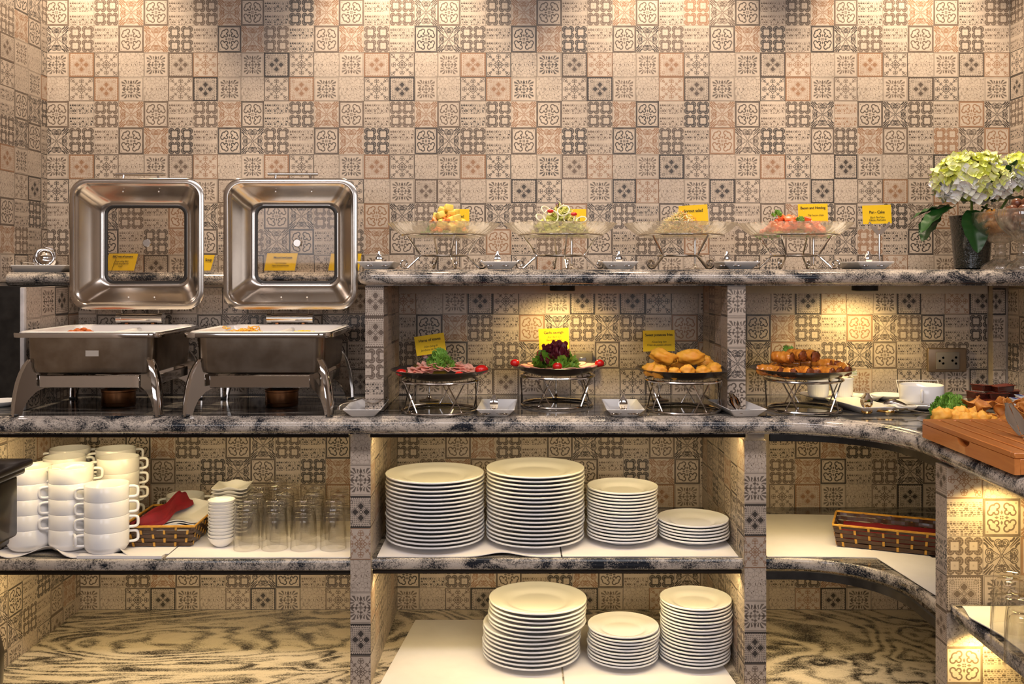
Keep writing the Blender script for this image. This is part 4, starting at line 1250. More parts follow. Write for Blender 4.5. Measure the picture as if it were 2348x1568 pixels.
    loft(sl, [rg(LW - .134, LH - .136, .026, .0640), rg(LW - .146, LH - .148, .022, .0636), rg(LW - .150, LH - .152, .021, .0650), rg(LW - .150, LH - .152, .021, .0680), rg(LW - .134, LH - .136, .026, .0680), rg(LW - .134, LH - .136, .026, .0640)])
    sl.build('window_seal', M['darkseal'], lid, True)
    gp = MB(); loft(gp, [rg(LW - .150, LH - .152, .021, .0652), rg(LW - .150, LH - .152, .021, .0672)], True, True)
    gp.build('window_pane', M['pane'], lid, False)
    kb = MB()
    kb.lathe([(0, -.004), (.0095, -.004), (.0115, -.002), (.0118, .002), (0, .002)], 28)
    kb.xf(Matrix.Translation((hx + .004, yl + .0625, lz + .004)) @ Matrix.Rotation(-pi / 2, 4, 'X') @ Matrix.Scale(1, 4))
    kb.build('vent_knob', M['steel'], lid)
    for (sx_, sz_) in ((-.045, LH / 2 - .034), (.052, LH / 2 - .034), (-.030, -LH / 2 + .032), (.040, -LH / 2 + .032)):
        MB().blob((hx + sx_, yl + .0205, lz + sz_), (.003, .002, .003), 8, 6).build('rivet', M['chrome'], lid)
    # handle on the outside of the lid
    hb = MB()
    zt = lz + LH / 2
    hb.tube([(hx - .068, yl + .030, zt + .014), (hx + .068, yl + .030, zt + .014)], .0042, 12)
    hb.tube([(hx - .050, yl + .028, zt - .012), (hx - .046, yl + .030, zt + .014)], .0035, 8)
    hb.tube([(hx + .050, yl + .028, zt - .012), (hx + .046, yl + .030, zt + .014)], .0035, 8)
    hb.build('lid_handle', M['gold'] if False else M['chrome'], lid)
    # fuel can on a holder
    fc = thing('fuel_can', 'copper coloured fuel can under the ' + ('chafing dish nearest the side wall' if sticker else 'chafing dish nearest the tiled upright'), 'fuel can', (cx + (.005 if sticker else .015), 2.50, ZC))
    MB().lathe([(0, .001), (.040, .001), (.042, .004), (.042, .038), (.044, .040), (.044, .044), (.036, .046), (.034, .043), (0, .043)], 36).build('can', M['copper'], fc)
    MB().lathe([(.0425, .010), (.0432, .011), (.0425, .012)], 36).build('bead', M['copper'], fc)
    MB().lathe([(.0, .0435), (.028, .0435), (.028, .0455), (0, .0455)], 24).build('wick_cap', M['rubber'], fc)
    if sticker:
        MB().box(-.008, .024, -(D_ / 2 - .0262), -(D_ / 2 - .0258) , zr - .058, zr - .044).build('sticker', principled('paper_sticker', (.45, .40, .34), .6), t, False)
    return t
chafer(-1.040, X(313, 2.575), 'open steel chafing dish with a small paper sticker, nearest the side wall', True)
chafer(-.625, X(666, 2.575), 'open steel chafing dish with noodles and yellow rice, beside the tiled upright', False)

# food in the pans
M['bbq'] = noisy('browned_meat', (0.62, 0.16, 0.03), (0.36, 0.07, 0.015), 60, 0.35, 0.5, 0.002)
M['noodle'] = noisy('fried_noodle', (0.85, 0.50, 0.07), (0.70, 0.34, 0.04), 60, 0.4)
M['rice'] = noisy('yellow_rice', (0.90, 0.62, 0.03), (0.82, 0.50, 0.02), 200, 0.5)
ZP = ZC + .202 - .046
mb = MB()
r_ = random.Random(9)
for k in range(70):
    a, q = r_.uniform(0, 6.3), r_.random() ** .5
    mb.blob((X(185, 2.5) + .055 * q * cos(a), 2.50 + .05 * q * sin(a), ZP + .012 + .026 * (1 - q * q) + r_.uniform(0, .006)), (r_.uniform(.006, .011), r_.uniform(.006, .010), .005), 7, 5, .3, 4, k)
tag(mb.build('barbecue_meat', M['bbq']), 'heap of browned barbecued pieces in the cream pan nearest the side wall', 'food', kind='stuff')
mb = MB()
for k in range(110):
    c = Vector((X(548, 2.50) + r_.gauss(0, .020), 2.50 + r_.gauss(0, .026), ZP + .016 + abs(r_.gauss(0, .010))))
    p = [c + Vector((.016 * cos(k + i * .9) + .004 * i, .014 * sin(k * 1.3 + i * .8), .006 * sin(i + k) + .002 * i)) for i in range(6)]
    mb.tube(p, .0014, 5)
tag(mb.build('fried_noodles', M['noodle']), 'tangle of fried noodles in the divided pan', 'food', kind='stuff')
mb = MB()
for k in range(260):
    a, q = r_.uniform(0, 6.3), r_.random() ** .5
    mb.blob((X(697, 2.5) + .052 * q * cos(a), 2.50 + .055 * q * sin(a), ZP + .010 + .026 * (1 - q ** 3) + r_.uniform(0, .004)), (.0035, .0025, .0022), 6, 4)
tag(mb.build('yellow_rice', M['rice']), 'mound of yellow rice in the divided pan', 'food', kind='stuff')
# ================================================================== stands, platters, food, cards, dishes and tongs
def wire_stand(label, px, py, rx, topz, phase=0.0, Yc=None):
    """low chrome stand: two rings joined by V-shaped wires"""
    Y = Yc or .355 * F / (py - 618)
    t = thing('wire_stand', label, 'stand', (X(px, Y), Y, ZC), phase)
    n = 48
    rb, rt = rx, rx + .004
    MB().tube([(rb * cos(2 * pi * i / n), rb * sin(2 * pi * i / n), .0044) for i in range(n)], .0036, 8, True).build('base_ring', M['wire'], t)
    MB().tube([(rt * cos(2 * pi * i / n), rt * sin(2 * pi * i / n), topz) for i in range(n)], .0032, 8, True).build('top_ring', M['wire'], t)
    m = 5
    for k in range(m):
        a = 2 * pi * k / m
        mb = MB()
        for s in (-1, 1):
            mb.tube([(rb * cos(a - s * .20), rb * sin(a - s * .20), .005), (rt * cos(a + s * .24), rt * sin(a + s * .24), topz - .001)], .0018, 6)
        mb.build('v_wire', M['wire'], t)
    return Y, t

def round_platter(name, label, R, loc, mat, depth=.024, tilt=(0, 0)):
    pr = [(0, 0), (R * .52, 0), (R * .56, .001), (R * .80, depth * .45), (R * .985, depth * .97), (R, depth), (R * .985, depth + .001), (R * .80, depth * .45 + .005), (R * .55, .0055), (0, .005)]
    o = MB().lathe(pr, 72).build(name, mat, None, True, loc, 0, 60)
    o.rotation_euler = (tilt[0], tilt[1], 0)
    return tag(o, label, 'platter')

TZ = .079
stands = [(1008, 943, .0930, 'chrome wire stand under the ham platter', 0.2), (1277, 929, .0930, 'chrome wire stand under the red lettuce platter', 0.55),
          (1566, 941, .0920, 'chrome wire stand under the fried sweet potatoes', 0.0), (1842, 940, .0920, 'chrome wire stand under the spring rolls', 0.35)]
plat = []
for (px_, py_, rr, lab, ph) in stands:
    Y, t = wire_stand(lab, px_, py_, rr, TZ, ph)
    plat.append((X(px_, Y), Y))
PX = []
names = ['black oval platter of pink ham slices', 'black platter with red lettuce and sliced sausage', 'black platter of fried sweet potatoes', 'black platter of brown spring rolls']
for i, ((x, y), nm) in enumerate(zip(plat, names)):
    R = [.126, .1235, .120, .130][i]
    xo = [.004, .002, 0, -.004][i]
    o = round_platter('serving_platter', nm + ' on a wire stand', R, (x + xo, y, ZC + TZ + .0035), M['platter'])
    PX.append((x + xo, y, ZC + TZ + .0035 + .0055))

M['ham'] = noisy('pink_ham', (0.93, 0.50, 0.40), (0.88, 0.40, 0.31), 60, 0.4, sss=0.15)
M['sausage'] = noisy('sliced_garlic_sausage', (0.66, 0.33, 0.22), (0.52, 0.22, 0.15), 120, 0.4, 0.0)
M['tomato'] = principled('red_tomato_skin', (0.66, 0.015, 0.012), 0.12, coat=0.5)
M['parsley'] = noisy('curly_parsley', (0.22, 0.42, 0.05), (0.07, 0.20, 0.025), 60, 0.55)
M['lettuce'] = noisy('green_lettuce', (0.16, 0.34, 0.03), (0.07, 0.20, 0.015), 40, 0.5)
M['redlettuce'] = noisy('dark_red_lettuce', (0.14, 0.018, 0.028), (0.05, 0.006, 0.014), 50, 0.35)
M['batter'] = noisy('golden_batter', (0.95, 0.50, 0.06), (0.86, 0.34, 0.03), 26, 0.5, 0.35, 0.003, sss=0.1)
M['roll'] = noisy('glazed_spring_roll', (0.90, 0.36, 0.05), (0.60, 0.17, 0.02), 45, 0.22, 0.6, 0.003, coat=0.6)
M['rollend'] = noisy('dark_roll_end', (0.28, 0.07, 0.015), (0.12, 0.03, 0.01), 70, 0.3, 0.6, 0.003)

def ruffle(size, curl, wave, seed, nu=7, nv=36):
    """one ruffled leaf lobe growing along +z"""
    mb = MB()
    def fn(u, v):
        a = (v - .5) * 2.6
        r = u * size
        k = u ** 2
        w_ = wave * .55 * k * sin(v * 34 + seed) + wave * .8 * k * noise.noise(Vector((v * 8, u * 4, seed)))
        r *= 1 + .10 * sin(v * 21 + seed * 2) * u
        return Vector((r * sin(a) * .9, w_ + curl * r * u, r * cos(a) * .95 + wave * .5 * k * cos(v * 27 + seed)))
    mb.grid(fn, nu, nv)
    return mb
def ruffle_mesh(name, mat, **k):
    return ruffle(**k).mesh(name, mat, True, 80)
PAR = [ruffle_mesh('leaf', M['parsley'], size=.0125, curl=.6, wave=.0060, seed=s) for s in (1, 2)]
LET_ = [ruffle_mesh('leaf', M['lettuce'], size=.022, curl=.6, wave=.0085, seed=s) for s in (3, 4)]
RED_ = [ruffle_mesh('leaf', M['redlettuce'], size=.022, curl=.5, wave=.0095, seed=s) for s in (5, 6)]
PSM = [ruffle_mesh('leaf', M['parsley'], size=.010, curl=.6, wave=.0040, seed=s, nu=5, nv=26) for s in (7, 8)]
def bunch(name, label, cat, loc, meshes, n, R, H, seed, out=1.0, zb=0.0, mesh_for=None):
    t = thing(name, label, cat, loc)
    q = random.Random(seed)
    for k in range(n):
        a = k * 2.399 + q.uniform(-.3, .3)
        f = (k + .5) / n
        rad = R * (1 - f) ** .5 * q.uniform(.75, 1.0)
        z = zb + H * f ** .8 * q.uniform(.8, 1)
        me = mesh_for(k, f) if mesh_for else meshes[k % len(meshes)]
        o = put('leaf', me, t, (rad * cos(a), rad * sin(a), z))
        tiltang = (1 - f) * 1.15 * out + q.uniform(-.55, .55)
        o.rotation_euler = (Matrix.Rotation(a + pi / 2, 4, 'Z') @ Matrix.Rotation(tiltang, 4, 'X') @ Matrix.Rotation(q.uniform(-.8, .8), 4, 'Z')).to_euler()
        s = q.uniform(.7, 1.25); o.scale = (s, s, s)
    return t

# --- ham
hx, hy, hz = PX[0]
slc = []
for s in range(3):
    mb = MB()
    def fn(u, v, s=s):
        a = 2 * pi * u; r = .030 * v
        return Vector((r * cos(a) * (1 + .1 * sin(2 * a + s)), r * sin(a) * .85, .0022 * v * sin(a * (4 + s) + s) + .006 * (v ** 2) * abs(cos(a))))
    mb.grid(lambda u, v: fn(u, v), 24, 6, cu=True)
    q = len(mb.v); mb.grid(lambda u, v: fn(u, v) + Vector((0, 0, .0012)), 24, 6, cu=True)
    for i in range(24): mb.f.append((i * 6 + 5, ((i + 1) % 24) * 6 + 5, q + ((i + 1) % 24) * 6 + 5, q + i * 6 + 5))
    slc.append(mb.mesh('ham_slice', M['ham'], True, 80))
r_ = random.Random(12)
for k in range(26):
    if k < 18:
        u = (k % 9) / 8 - .5
        x = hx + u * .150; y = hy - .035 + .036 * (k // 9) * 2 + r_.uniform(-.004, .004)
        z = hz + .004 + (.012 * (1 - (2 * u) ** 2)) + (k // 9) * .002 + k % 9 * .0006
    else:
        u = (k - 18) / 7 - .5
        x = hx + u * .10; y = hy + r_.uniform(-.012, .012); z = hz + .014 + .008 * (1 - (2 * u) ** 2) + k * .0002
    o = put('ham_slice', slc[k % 3], None, (x, y, z)); o.rotation_euler = (r_.uniform(-.12, .02), r_.uniform(-.05, .25), r_.uniform(0, 6))
    tag(o, 'thin folded slice of pink ham in the heap on the black platter', 'ham slice', 'ham slices on the black platter')
for k, (dx, dy, s, lab, rz_) in enumerate([(.102, -.020, (.017, .013, .0115), 'large red tomato at the rim of the ham platter, beside the tongs dish', .3), (-.040, .052, (.0125, .011, .011), 'round red tomato behind the ham, next to the parsley', 0),
                                           (-.096, -.035, (.0135, .011, .009), 'red tomato half hidden by the ham near the tiled upright', 0), (.050, -.084, (.011, .009, .008), 'small red tomato at the front rim of the ham platter', 0)]):
    zz_ = hz + .019 if k != 1 else hz + .017
    tt = thing('tomato', lab, 'tomato', (hx + dx, hy + dy, zz_ - (.006 if k > 1 else 0)), rz_)
    MB().blob((0, 0, 0), s, 18, 12).build('tomato_body', M['tomato'], tt)
    MB().blob((s[0] * .98, 0, 0), (.0016, .0025, .0025), 8, 5).build('stem_scar', M['parsley'], tt)
bunch('parsley', 'bright green parsley sprig standing on the ham slices', 'herb', (hx - .004, hy - .01, hz + .017), PAR, 90, .029, .044, 3, zb=.0)

# --- sausage platter with red lettuce
sx_, sy_, sz_ = PX[1]
sd = MB().lathe([(0, 0), (.017, 0), (.0172, .0009), (.017, .0018), (0, .0018)], 24).mesh('sausage_slice', M['sausage'], True, 50)
sd2 = MB().lathe([(0, 0), (.0225, 0), (.0228, .0008), (.0225, .0016), (0, .0016)], 24).mesh('sausage_slice', M['ham'], True, 50)
for k in range(24):
    a = 2 * pi * k / 24 + .05
    big = cos(a) > -.1
    rr = .084
    o = put('sausage_slice', sd2 if big else sd, None, (sx_ + rr * cos(a) * 1.0, sy_ + rr * sin(a) * .95, sz_ + .0115 + (k % 2) * .0016))
    o.rotation_euler = (.22 * sin(a) - .05, -.22 * cos(a), 0)
    side = 'pale pink' if big else 'orange brown'
    tag(o, side + ' sausage slice in the ring around the red lettuce', 'sausage slice', side + ' sausage slices around the lettuce')
def mixl(k, f): return LET_[k % 2] if f < .36 else RED_[k % 2]
bunch('curly_lettuce', 'dark red and green curly lettuce head on the sausage platter', 'lettuce', (sx_ - .006, sy_, sz_ + .004), None, 96, .046, .056, 8, mesh_for=mixl)
for (dx, dy, lab) in ((-.112, -.010, 'red tomato at the rim of the lettuce platter toward the ham'), (.108, -.018, 'small red tomato at the rim of the lettuce platter toward the sweet potatoes'), (-.005, -.098, 'red tomato at the front rim before the red lettuce')):
    tt = thing('tomato', lab, 'tomato', (sx_ + dx, sy_ + dy, sz_ + .0235))
    MB().blob((0, 0, 0), (.0125, .0105, .0100), 18, 12).build('tomato_body', M['tomato'], tt)
    MB().blob((.0120, 0, 0), (.0014, .0022, .0022), 8, 5).build('stem_scar', M['parsley'], tt)

# --- fried sweet potatoes
fx_, fy_, fz_ = PX[2]
def fritter(px_, dy, zc, r, lab, rz=0, ry=0, seed=0, rad=None):
    Y = fy_ + dy
    mb = MB().blob((0, 0, 0), rad or (r, r * .9, r * .85), 26, 18, .30, 2.0, seed)
    o = mb.build('fried_sweet_potato', M['batter'], None, True, (X(px_, Y), Y, zc), rz, 80)
    o.rotation_euler = (0, ry, rz)
    tag(o, lab, 'fried potato', 'golden fried sweet potatoes')
zf = fz_ + .017
fritter(1492, -.045, zf + .003, .0195, 'round fried sweet potato at the end nearest the card', seed=1)
fritter(1511, -.062, zf, .0195, 'fried sweet potato second from the card end of the front row', seed=2, rad=(.021, .018, .0165))
fritter(1545, -.072, zf - .003, .0165, 'smallest fried sweet potato in the middle of the front row', seed=3)
fritter(1576, -.068, zf + .001, .019, 'fried sweet potato just beyond the middle of the front row', seed=4)
fritter(1612, -.062, zf - .001, .017, 'fried sweet potato second from the far end of the front row', seed=5, rad=(.020, .017, .015))
fritter(1637, -.045, zf + .003, .0195, 'round fried sweet potato at the end near the tiled upright', seed=6)
fritter(1521, -.012, zf + .031, .03, 'long slanting fried sweet potato on top, nearest the card', seed=7, ry=.30, rad=(.035, .021, .0185))
fritter(1583, -.010, zf + .031, .03, 'long level fried sweet potato on top, nearest the tiled upright', seed=8, ry=.03, rad=(.035, .021, .0185))
fritter(1560, .03, zf + .004, .022, 'fried sweet potato hidden under the two long ones', seed=9)
fritter(1616, .035, zf + .012, .022, 'fried sweet potato behind the row near the tiled upright', seed=10)
fritter(1516, .04, zf + .004, .022, 'fried sweet potato behind the row near the card', seed=11)

# --- spring rolls
gx_, gy_, gz_ = PX[3]
def roll_(px_, dy, dz, ang, tilt, lab, L=.046, r=.0135):
    Y = gy_ + dy
    t = thing('spring_roll', lab, 'spring roll', (X(px_, Y), Y, gz_ + dz), 0, 'glazed spring rolls')
    t.rotation_euler = (tilt, 0, ang)
    k = int(px_ * 7) % 50
    mb = MB()
    def fn(u, v):
        a = 2 * pi * u; s = v * 2 - 1
        rr = r * (1 - .12 * abs(s) ** 3) * (1 + .22 * noise.noise(Vector((cos(a) * 1.8, sin(a) * 1.8, s * 3.2 + k))) + .10 * noise.noise(Vector((cos(a) * 5, sin(a) * 5, s * 9 + k))))
        return Vector((rr * cos(a), s * L / 2, rr * sin(a)))
    mb.grid(fn, 22, 20, cu=True)
    mb.build('wrapper', M['roll'], t, True, sharp=80)
    for s in (-1, 1):
        MB().blob((0, s * L / 2, 0), (r * .80, .004, r * .80), 12, 8, .5, 5, k).build('filling', M['rollend'], t)
zr_ = .0155
for i, (px_, dy, dz, ang, tl) in enumerate([(1759, -.040, .002, .9, 0), (1778, -.052, 0, .35, 0), (1801, -.066, -.002, .6, 0), (1823, -.070, -.002, -.5, 0), (1846, -.066, 0, .25, 0), (1869, -.064, -.002, -.15, 0), (1892, -.060, -.001, .5, 0), (1913, -.050, 0, .3, 0), (1935, -.038, .005, .05, .2)]):
    roll_(px_, dy, zr_ + dz, ang, tl, 'brown glazed spring roll in the front row, ' + ['first', 'second', 'third', 'fourth', 'fifth', 'sixth', 'seventh', 'eighth', 'ninth'][i] + ' from the tiled upright')
for i, (px_, dy, dz, ang, tl) in enumerate([(1795, -.02, .032, .75, 0), (1826, -.015, .037, .35, 0), (1857, -.02, .036, .25, 0)]):
    roll_(px_, dy, zr_ + dz, ang, tl, 'brown glazed spring roll on top, ' + ['nearest the tiled upright', 'in the middle of the three', 'nearest the white ramekins'][i], .052, .0148)
for i, (px_, dy, dz, ang) in enumerate([(1780, .01, .002, .1), (1812, .03, .012, 1.4), (1850, .035, .012, 1.5), (1885, .01, .010, .9), (1905, .02, .010, .4), (1928, .012, .004, .3)]):
    roll_(px_, dy, zr_ + dz, ang, 0, 'glazed spring roll in the back row, ' + ['first', 'second', 'third', 'fourth', 'fifth', 'sixth'][i] + ' from the tiled upright')
bunch('parsley', 'dark green parsley behind the spring rolls', 'herb', (X(1806, gy_ + .06), gy_ + .06, gz_ + .045), PSM, 18, .016, .014, 5)

# ------------------------------------------------------------------ lettering, cards and their stands
def lettering(text, parent, x, z, size, y=-.0006, bold=False, italic=False, align='CENTER', ry=0.0):
    c = bpy.data.curves.new('lettering', 'FONT')
    c.body = text; c.size = size; c.align_x = align; c.align_y = 'CENTER'
    c.extrude = 0.00006
    if bold: c.offset = size * .018
    if italic: c.shear = .28
    c.space_character = .92
    c.resolution_u = 4
    o = bpy.data.objects.new('lettering', c); COL.objects.link(o)
    c.materials.append(M['ink'])
    bpy.context.view_layer.update()
    me = bpy.data.meshes.new_from_object(o.evaluated_get(bpy.context.evaluated_depsgraph_get()))
    bpy.data.objects.remove(o); bpy.data.curves.remove(c)
    me.name = 'lettering'
    o = bpy.data.objects.new('lettering', me); COL.objects.link(o)
    o.parent = parent; o.location = (x, y, z); o.rotation_euler = (pi / 2, ry, 0)
    return o

def place_card(label, loc, w, h, lines, tilt=0.0, rx=-.05, rz=0.0, sleeve=False):
    """yellow card (bottom edge centre at loc) in a clear sleeve"""
    t = thing('menu_card', label, 'card', loc)
    t.rotation_euler = (rx, tilt, rz)
    MB().box(-w / 2, w / 2, -.0004, .0004, 0, h).build('yellow_card', M['card'], t, False)
    if sleeve:
        MB().box(-w / 2 - .003, w / 2 + .003, -.0012, -.0009, -.003, h + .003).build('clear_sleeve', M['acrylic'], t, False)
    for (txt, zf_, size, b, it, al, xo) in lines:
        lettering(txt, t, xo * w, zf_ * h, size, -.0006, b, it, al)
    return t

def fork_stand(label, x, y, z0, height, rz=0.0, spread=.030, lean=0):
    """card holder: round foot, stem and a flat chrome fork that grips a card"""
    t = thing('card_stand', label, 'card holder', (x, y, z0), rz)
    MB().lathe([(0, .0004), (.026, .0004), (.0275, .0018), (.026, .0032), (.010, .0055), (.0055, .010), (.004, .016), (0, .016)], 36).build('foot', M['chrome'], t)
    MB().tube([(0, 0, .012), (0, 0, height)], .0032, 12, rs=[.0030, .0036]).build('stem', M['chrome'], t)
    s = spread
    half = [(.0, -.001), (.004, .0), (.0075, .004), (s * .55, .014), (s * .93, .030), (s * .98, .0345), (s * .93, .0375), (s * .84, .0375), (s * .62, .0285), (s * .48, .0235), (s * .36, .0235), (s * .24, .027), (s * .17, .0255), (s * .17, .019), (s * .10, .0155), (0, .0145)]
    poly = half + [(-a, b) for a, b in half[::-1]][1:-1]
    mb = MB(); n = len(poly)
    mb.add([(a, o, b + height - .004) for o in (-.0012, .0012) for a, b in poly], [tuple(range(n))[::-1], tuple(range(n, 2 * n))] + [(i, (i + 1) % n, n + (i + 1) % n, n + i) for i in range(n)])
    fk = mb.build('fork', M['chrome'], t, False)
    for q in (-1, 1): MB().blob((q * s * .88, -.0016, height + .029), (.0014, .0010, .0014), 8, 6).build('rivet', M['chrome'], fk)
    return t

def card_lines(title, sub, ts=.0105, ss=.0075, z1=.74, zs=(.40, .24)):
    return [(title, z1, ts, True, False, 'CENTER', 0)] + [(q, zs[i], ss, False, i == 0 or True, 'CENTER', 0) for i, q in enumerate(sub)]

# cards of the niche
Yh = 2.60
fork_stand('chrome fork holder behind the ham with its yellow card', X(984, Yh), Yh, ZC, .355 - (835 - 618) / F * Yh + .008)
place_card('yellow card reading Hams of leaves, tilted behind the ham', (X(990, Yh), Yh - .004, E - (811 - 618) / F * Yh), .081, .052, card_lines('Hams of leaves', ['Dăm bông lá', 'Jambons de feuilles'], .0108, .0078), tilt=-.15)
Yh = 2.64
fork_stand('chrome fork holder behind the red lettuce', X(1275, Yh), Yh, ZC, .355 - (820 - 618) / F * Yh)
place_card('yellow card reading Garlic sausage, bent and glowing under the puck lamp', (X(1271, Yh), Yh - .004, E - (800 - 618) / F * Yh), .083, .057, card_lines('Garlic sausage', ['Xúc Xích tỏi', "Saucisson à l'ail"], .0104, .0078, .80, (.58, .44)), tilt=-.04)
Yh = 2.61
fork_stand('chrome fork holder behind the fried sweet potatoes', X(1511, Yh), Yh, ZC, .355 - (823 - 618) / F * Yh)
place_card('yellow card reading Sweet potatoes fries behind the fried potatoes', (X(1511, Yh), Yh - .004, E - (805 - 618) / F * Yh), .086, .057, card_lines('Sweet potatoes fries', ['Khoai lang kén', 'Frites de patates douces'], .0100, .0074, .78, (.45, .30)), tilt=-.02)
# cards above the glass platters
UZ = E + .0005
def upcard(px0, px1, py0, py1, Y, label, lines, tilt=0, sleeve=False, stand=None):
    w_, h_ = (px1 - px0) / F * Y, (py1 - py0) / F * Y
    cx_ = X((px0 + px1) / 2, Y)
    zb = E - (py1 - 618) / F * Y
    place_card(label, (cx_, Y, zb), w_, h_, lines, tilt, -.06, 0, sleeve)
    if stand: fork_stand(stand, X(stand_px, Y), Y + .004, UZ, zb - UZ + .004)
stand_px = 1046
upcard(1016, 1076, 479, 517, 2.66, 'yellow card partly hidden behind the potato salad', [('salad', .55, .0105, True, False, 'RIGHT', .30)], 0, False, 'chrome card holder behind the potato salad')
stand_px = 1311
upcard(1268, 1344, 479, 522, 2.66, 'plain yellow card edge showing behind the onion salad', [], .0, False, 'chrome card holder behind the onion salad')
stand_px = 1594
upcard(1559, 1625, 470, 517, 2.66, 'yellow card reading Sprout salad', [('Sprout salad', .72, .0118, True, False, 'CENTER', 0)], -.06, False, 'chrome card holder behind the sprout salad')
stand_px = 1866
upcard(1831, 1899, 467, 510, 2.66, 'yellow card reading Bacon and Hotdog behind the red meat pieces', [('Bacon and Hotdog', .78, .0100, True, False, 'CENTER', 0), ('Thịt bacon chiên', .38, .0074, False, True, 'CENTER', .08)], -.02, False, 'chrome card holder behind the bacon and hotdog')
stand_px = 2016
upcard(1979, 2045, 470, 513, 2.62, 'yellow card reading Pan - Cake in a chrome fork holder', [('Pan - Cake', .62, .0105, True, False, 'CENTER', 0), ('Bánh PanCake', .34, .0074, False, True, 'CENTER', 0), ('Gâteau PanCake', .20, .0074, False, False, 'CENTER', 0)], -.03, False)
fork_stand('chrome fork holder with the Pan - Cake card', X(2016, 2.615), 2.615, UZ, .096)

# tent cards on the ledge, in clear acrylic holders
def tent(label, px0, px1, py0, py1, Y, lines, shear=.006, w_=None):
    """clear acrylic easel with a yellow card leaning back"""
    W_, H_ = (px1 - px0) / F * Y, (py1 - py0) / F * Y
    t = thing('tent_card', label, 'card', (X((px0 + px1) / 2, Y), Y, E - .0078))
    t.rotation_euler = (-.20, 0, .0)
    def sh(z): return shear * (z / H_)
    mb = MB()
    z0 = .002
    for (y0_, y1_, mat, nm, m_, zz0, zz1) in ((-.0014, -.0004, M['acrylic'], 'acrylic_front', 0, 0, H_), (.0006, .0016, M['acrylic'], 'acrylic_back', 0, 0, H_), (-.0002, .0004, M['card'], 'yellow_card', .005, .005, H_ - .004)):
        a, b = -W_ / 2 + m_, W_ / 2 - m_
        MB().add([(a + sh(zz0) - shear / 2, y0_, zz0), (b + sh(zz0) - shear / 2, y0_, zz0), (b + sh(zz0) - shear / 2, y1_, zz0), (a + sh(zz0) - shear / 2, y1_, zz0), (a + sh(zz1) - shear / 2, y0_, zz1), (b + sh(zz1) - shear / 2, y0_, zz1), (b + sh(zz1) - shear / 2, y1_, zz1), (a + sh(zz1) - shear / 2, y1_, zz1)],
                 [(0, 3, 2, 1), (4, 5, 6, 7), (0, 1, 5, 4), (1, 2, 6, 5), (2, 3, 7, 6), (3, 0, 4, 7)]).build(nm, mat, t, False)
    MB().add([(-W_ / 2, .002, H_ - .002), (W_ / 2, .002, H_ - .002), (W_ / 2, .040, .010), (-W_ / 2, .040, .010), (-W_ / 2, .003, H_), (W_ / 2, .003, H_), (W_ / 2, .0412, .0105), (-W_ / 2, .0412, .0105)],
             [(0, 1, 2, 3), (4, 7, 6, 5), (0, 4, 5, 1), (2, 6, 7, 3), (0, 3, 7, 4), (1, 5, 6, 2)]).build('acrylic_leg', M['acrylic'], t, False)
    for (txt, zf_, size, b, it, al, xo) in lines:
        lettering(txt, t, xo * W_ + sh(zf_ * H_) - shear / 2, zf_ * H_, size, -.0016, b, it, al)
YT = 2.76
tent('acrylic tent card seen through the window of the lid nearest the side wall', 239, 314, 577, 624, YT, [('BBQ roe of sumatra', .78, .0078, True, True, 'CENTER', 0), ('Cá gà nướng BBQ', .54, .0058, False, True, 'CENTER', 0), ('Cuisse de poulet sur', .42, .0058, False, True, 'CENTER', 0), ('le gril', .30, .0058, False, True, 'CENTER', 0)], .010)
tent('acrylic tent card ending in the word Soup between the two lids', 425, 490, 580, 624, YT, [('Soup', .66, .0105, True, False, 'RIGHT', .40)], .012)
tent('acrylic tent card reading Minced beef pasta behind the lid window', 604, 682, 575, 623, YT, [('Minced beef pasta', .72, .0082, True, False, 'CENTER', .04), ('Mỳ Ý bò băm', .44, .0062, False, True, 'CENTER', 0), ('Pâtes de boeuf haché', .32, .0062, False, True, 'CENTER', 0)], .008)
tent('acrylic tent card behind the lid edge nearest the salads', 751, 829, 576, 623, YT, [], .008)

# ------------------------------------------------------------------ glass salad platters on scrolled stands
def scroll_stand(label, cx, Y, ring_z, rot, legs=4):
    t = thing('scroll_stand', label, 'stand', (cx, Y, UZ), rot)
    n = 48; rr = .110
    MB().tube([(rr * cos(2 * pi * i / n), rr * sin(2 * pi * i / n), ring_z) for i in range(n)], .0026, 8, True).build('top_ring', M['wire'], t)
    zk = .036; rk = .060
    MB().tube([(rk * cos(2 * pi * i / n), rk * sin(2 * pi * i / n), zk) for i in range(n)], .0024, 8, True).build('brace_ring', M['wire'], t)
    for k in range(legs):
        a = 2 * pi * k / legs
        pts = []
        for i in range(6): f = i / 5; pts.append((rr - .010 + (rk - rr + .012) * f, ring_z + (zk - ring_z) * f))
        for i in range(1, 6): f = i / 5; pts.append((rk + .002 + .036 * f, zk - (zk - .0035) * f))
        # scroll
        c0 = Vector((rk + .046, .0150))
        for i in range(18):
            th = -pi / 2 - .35 + i * .40
            r2 = .0125 * (1 - .036 * i)
            pts.append((c0.x + r2 * cos(th), c0.y + r2 * sin(th)))
        pts = [q for i, q in enumerate(pts)]
        P3 = [(r * cos(a), r * sin(a), max(z, .0030)) for r, z in pts]
        MB().tube(P3, .0026, 8).build('scrolled_leg', M['wire'], t)
    return t

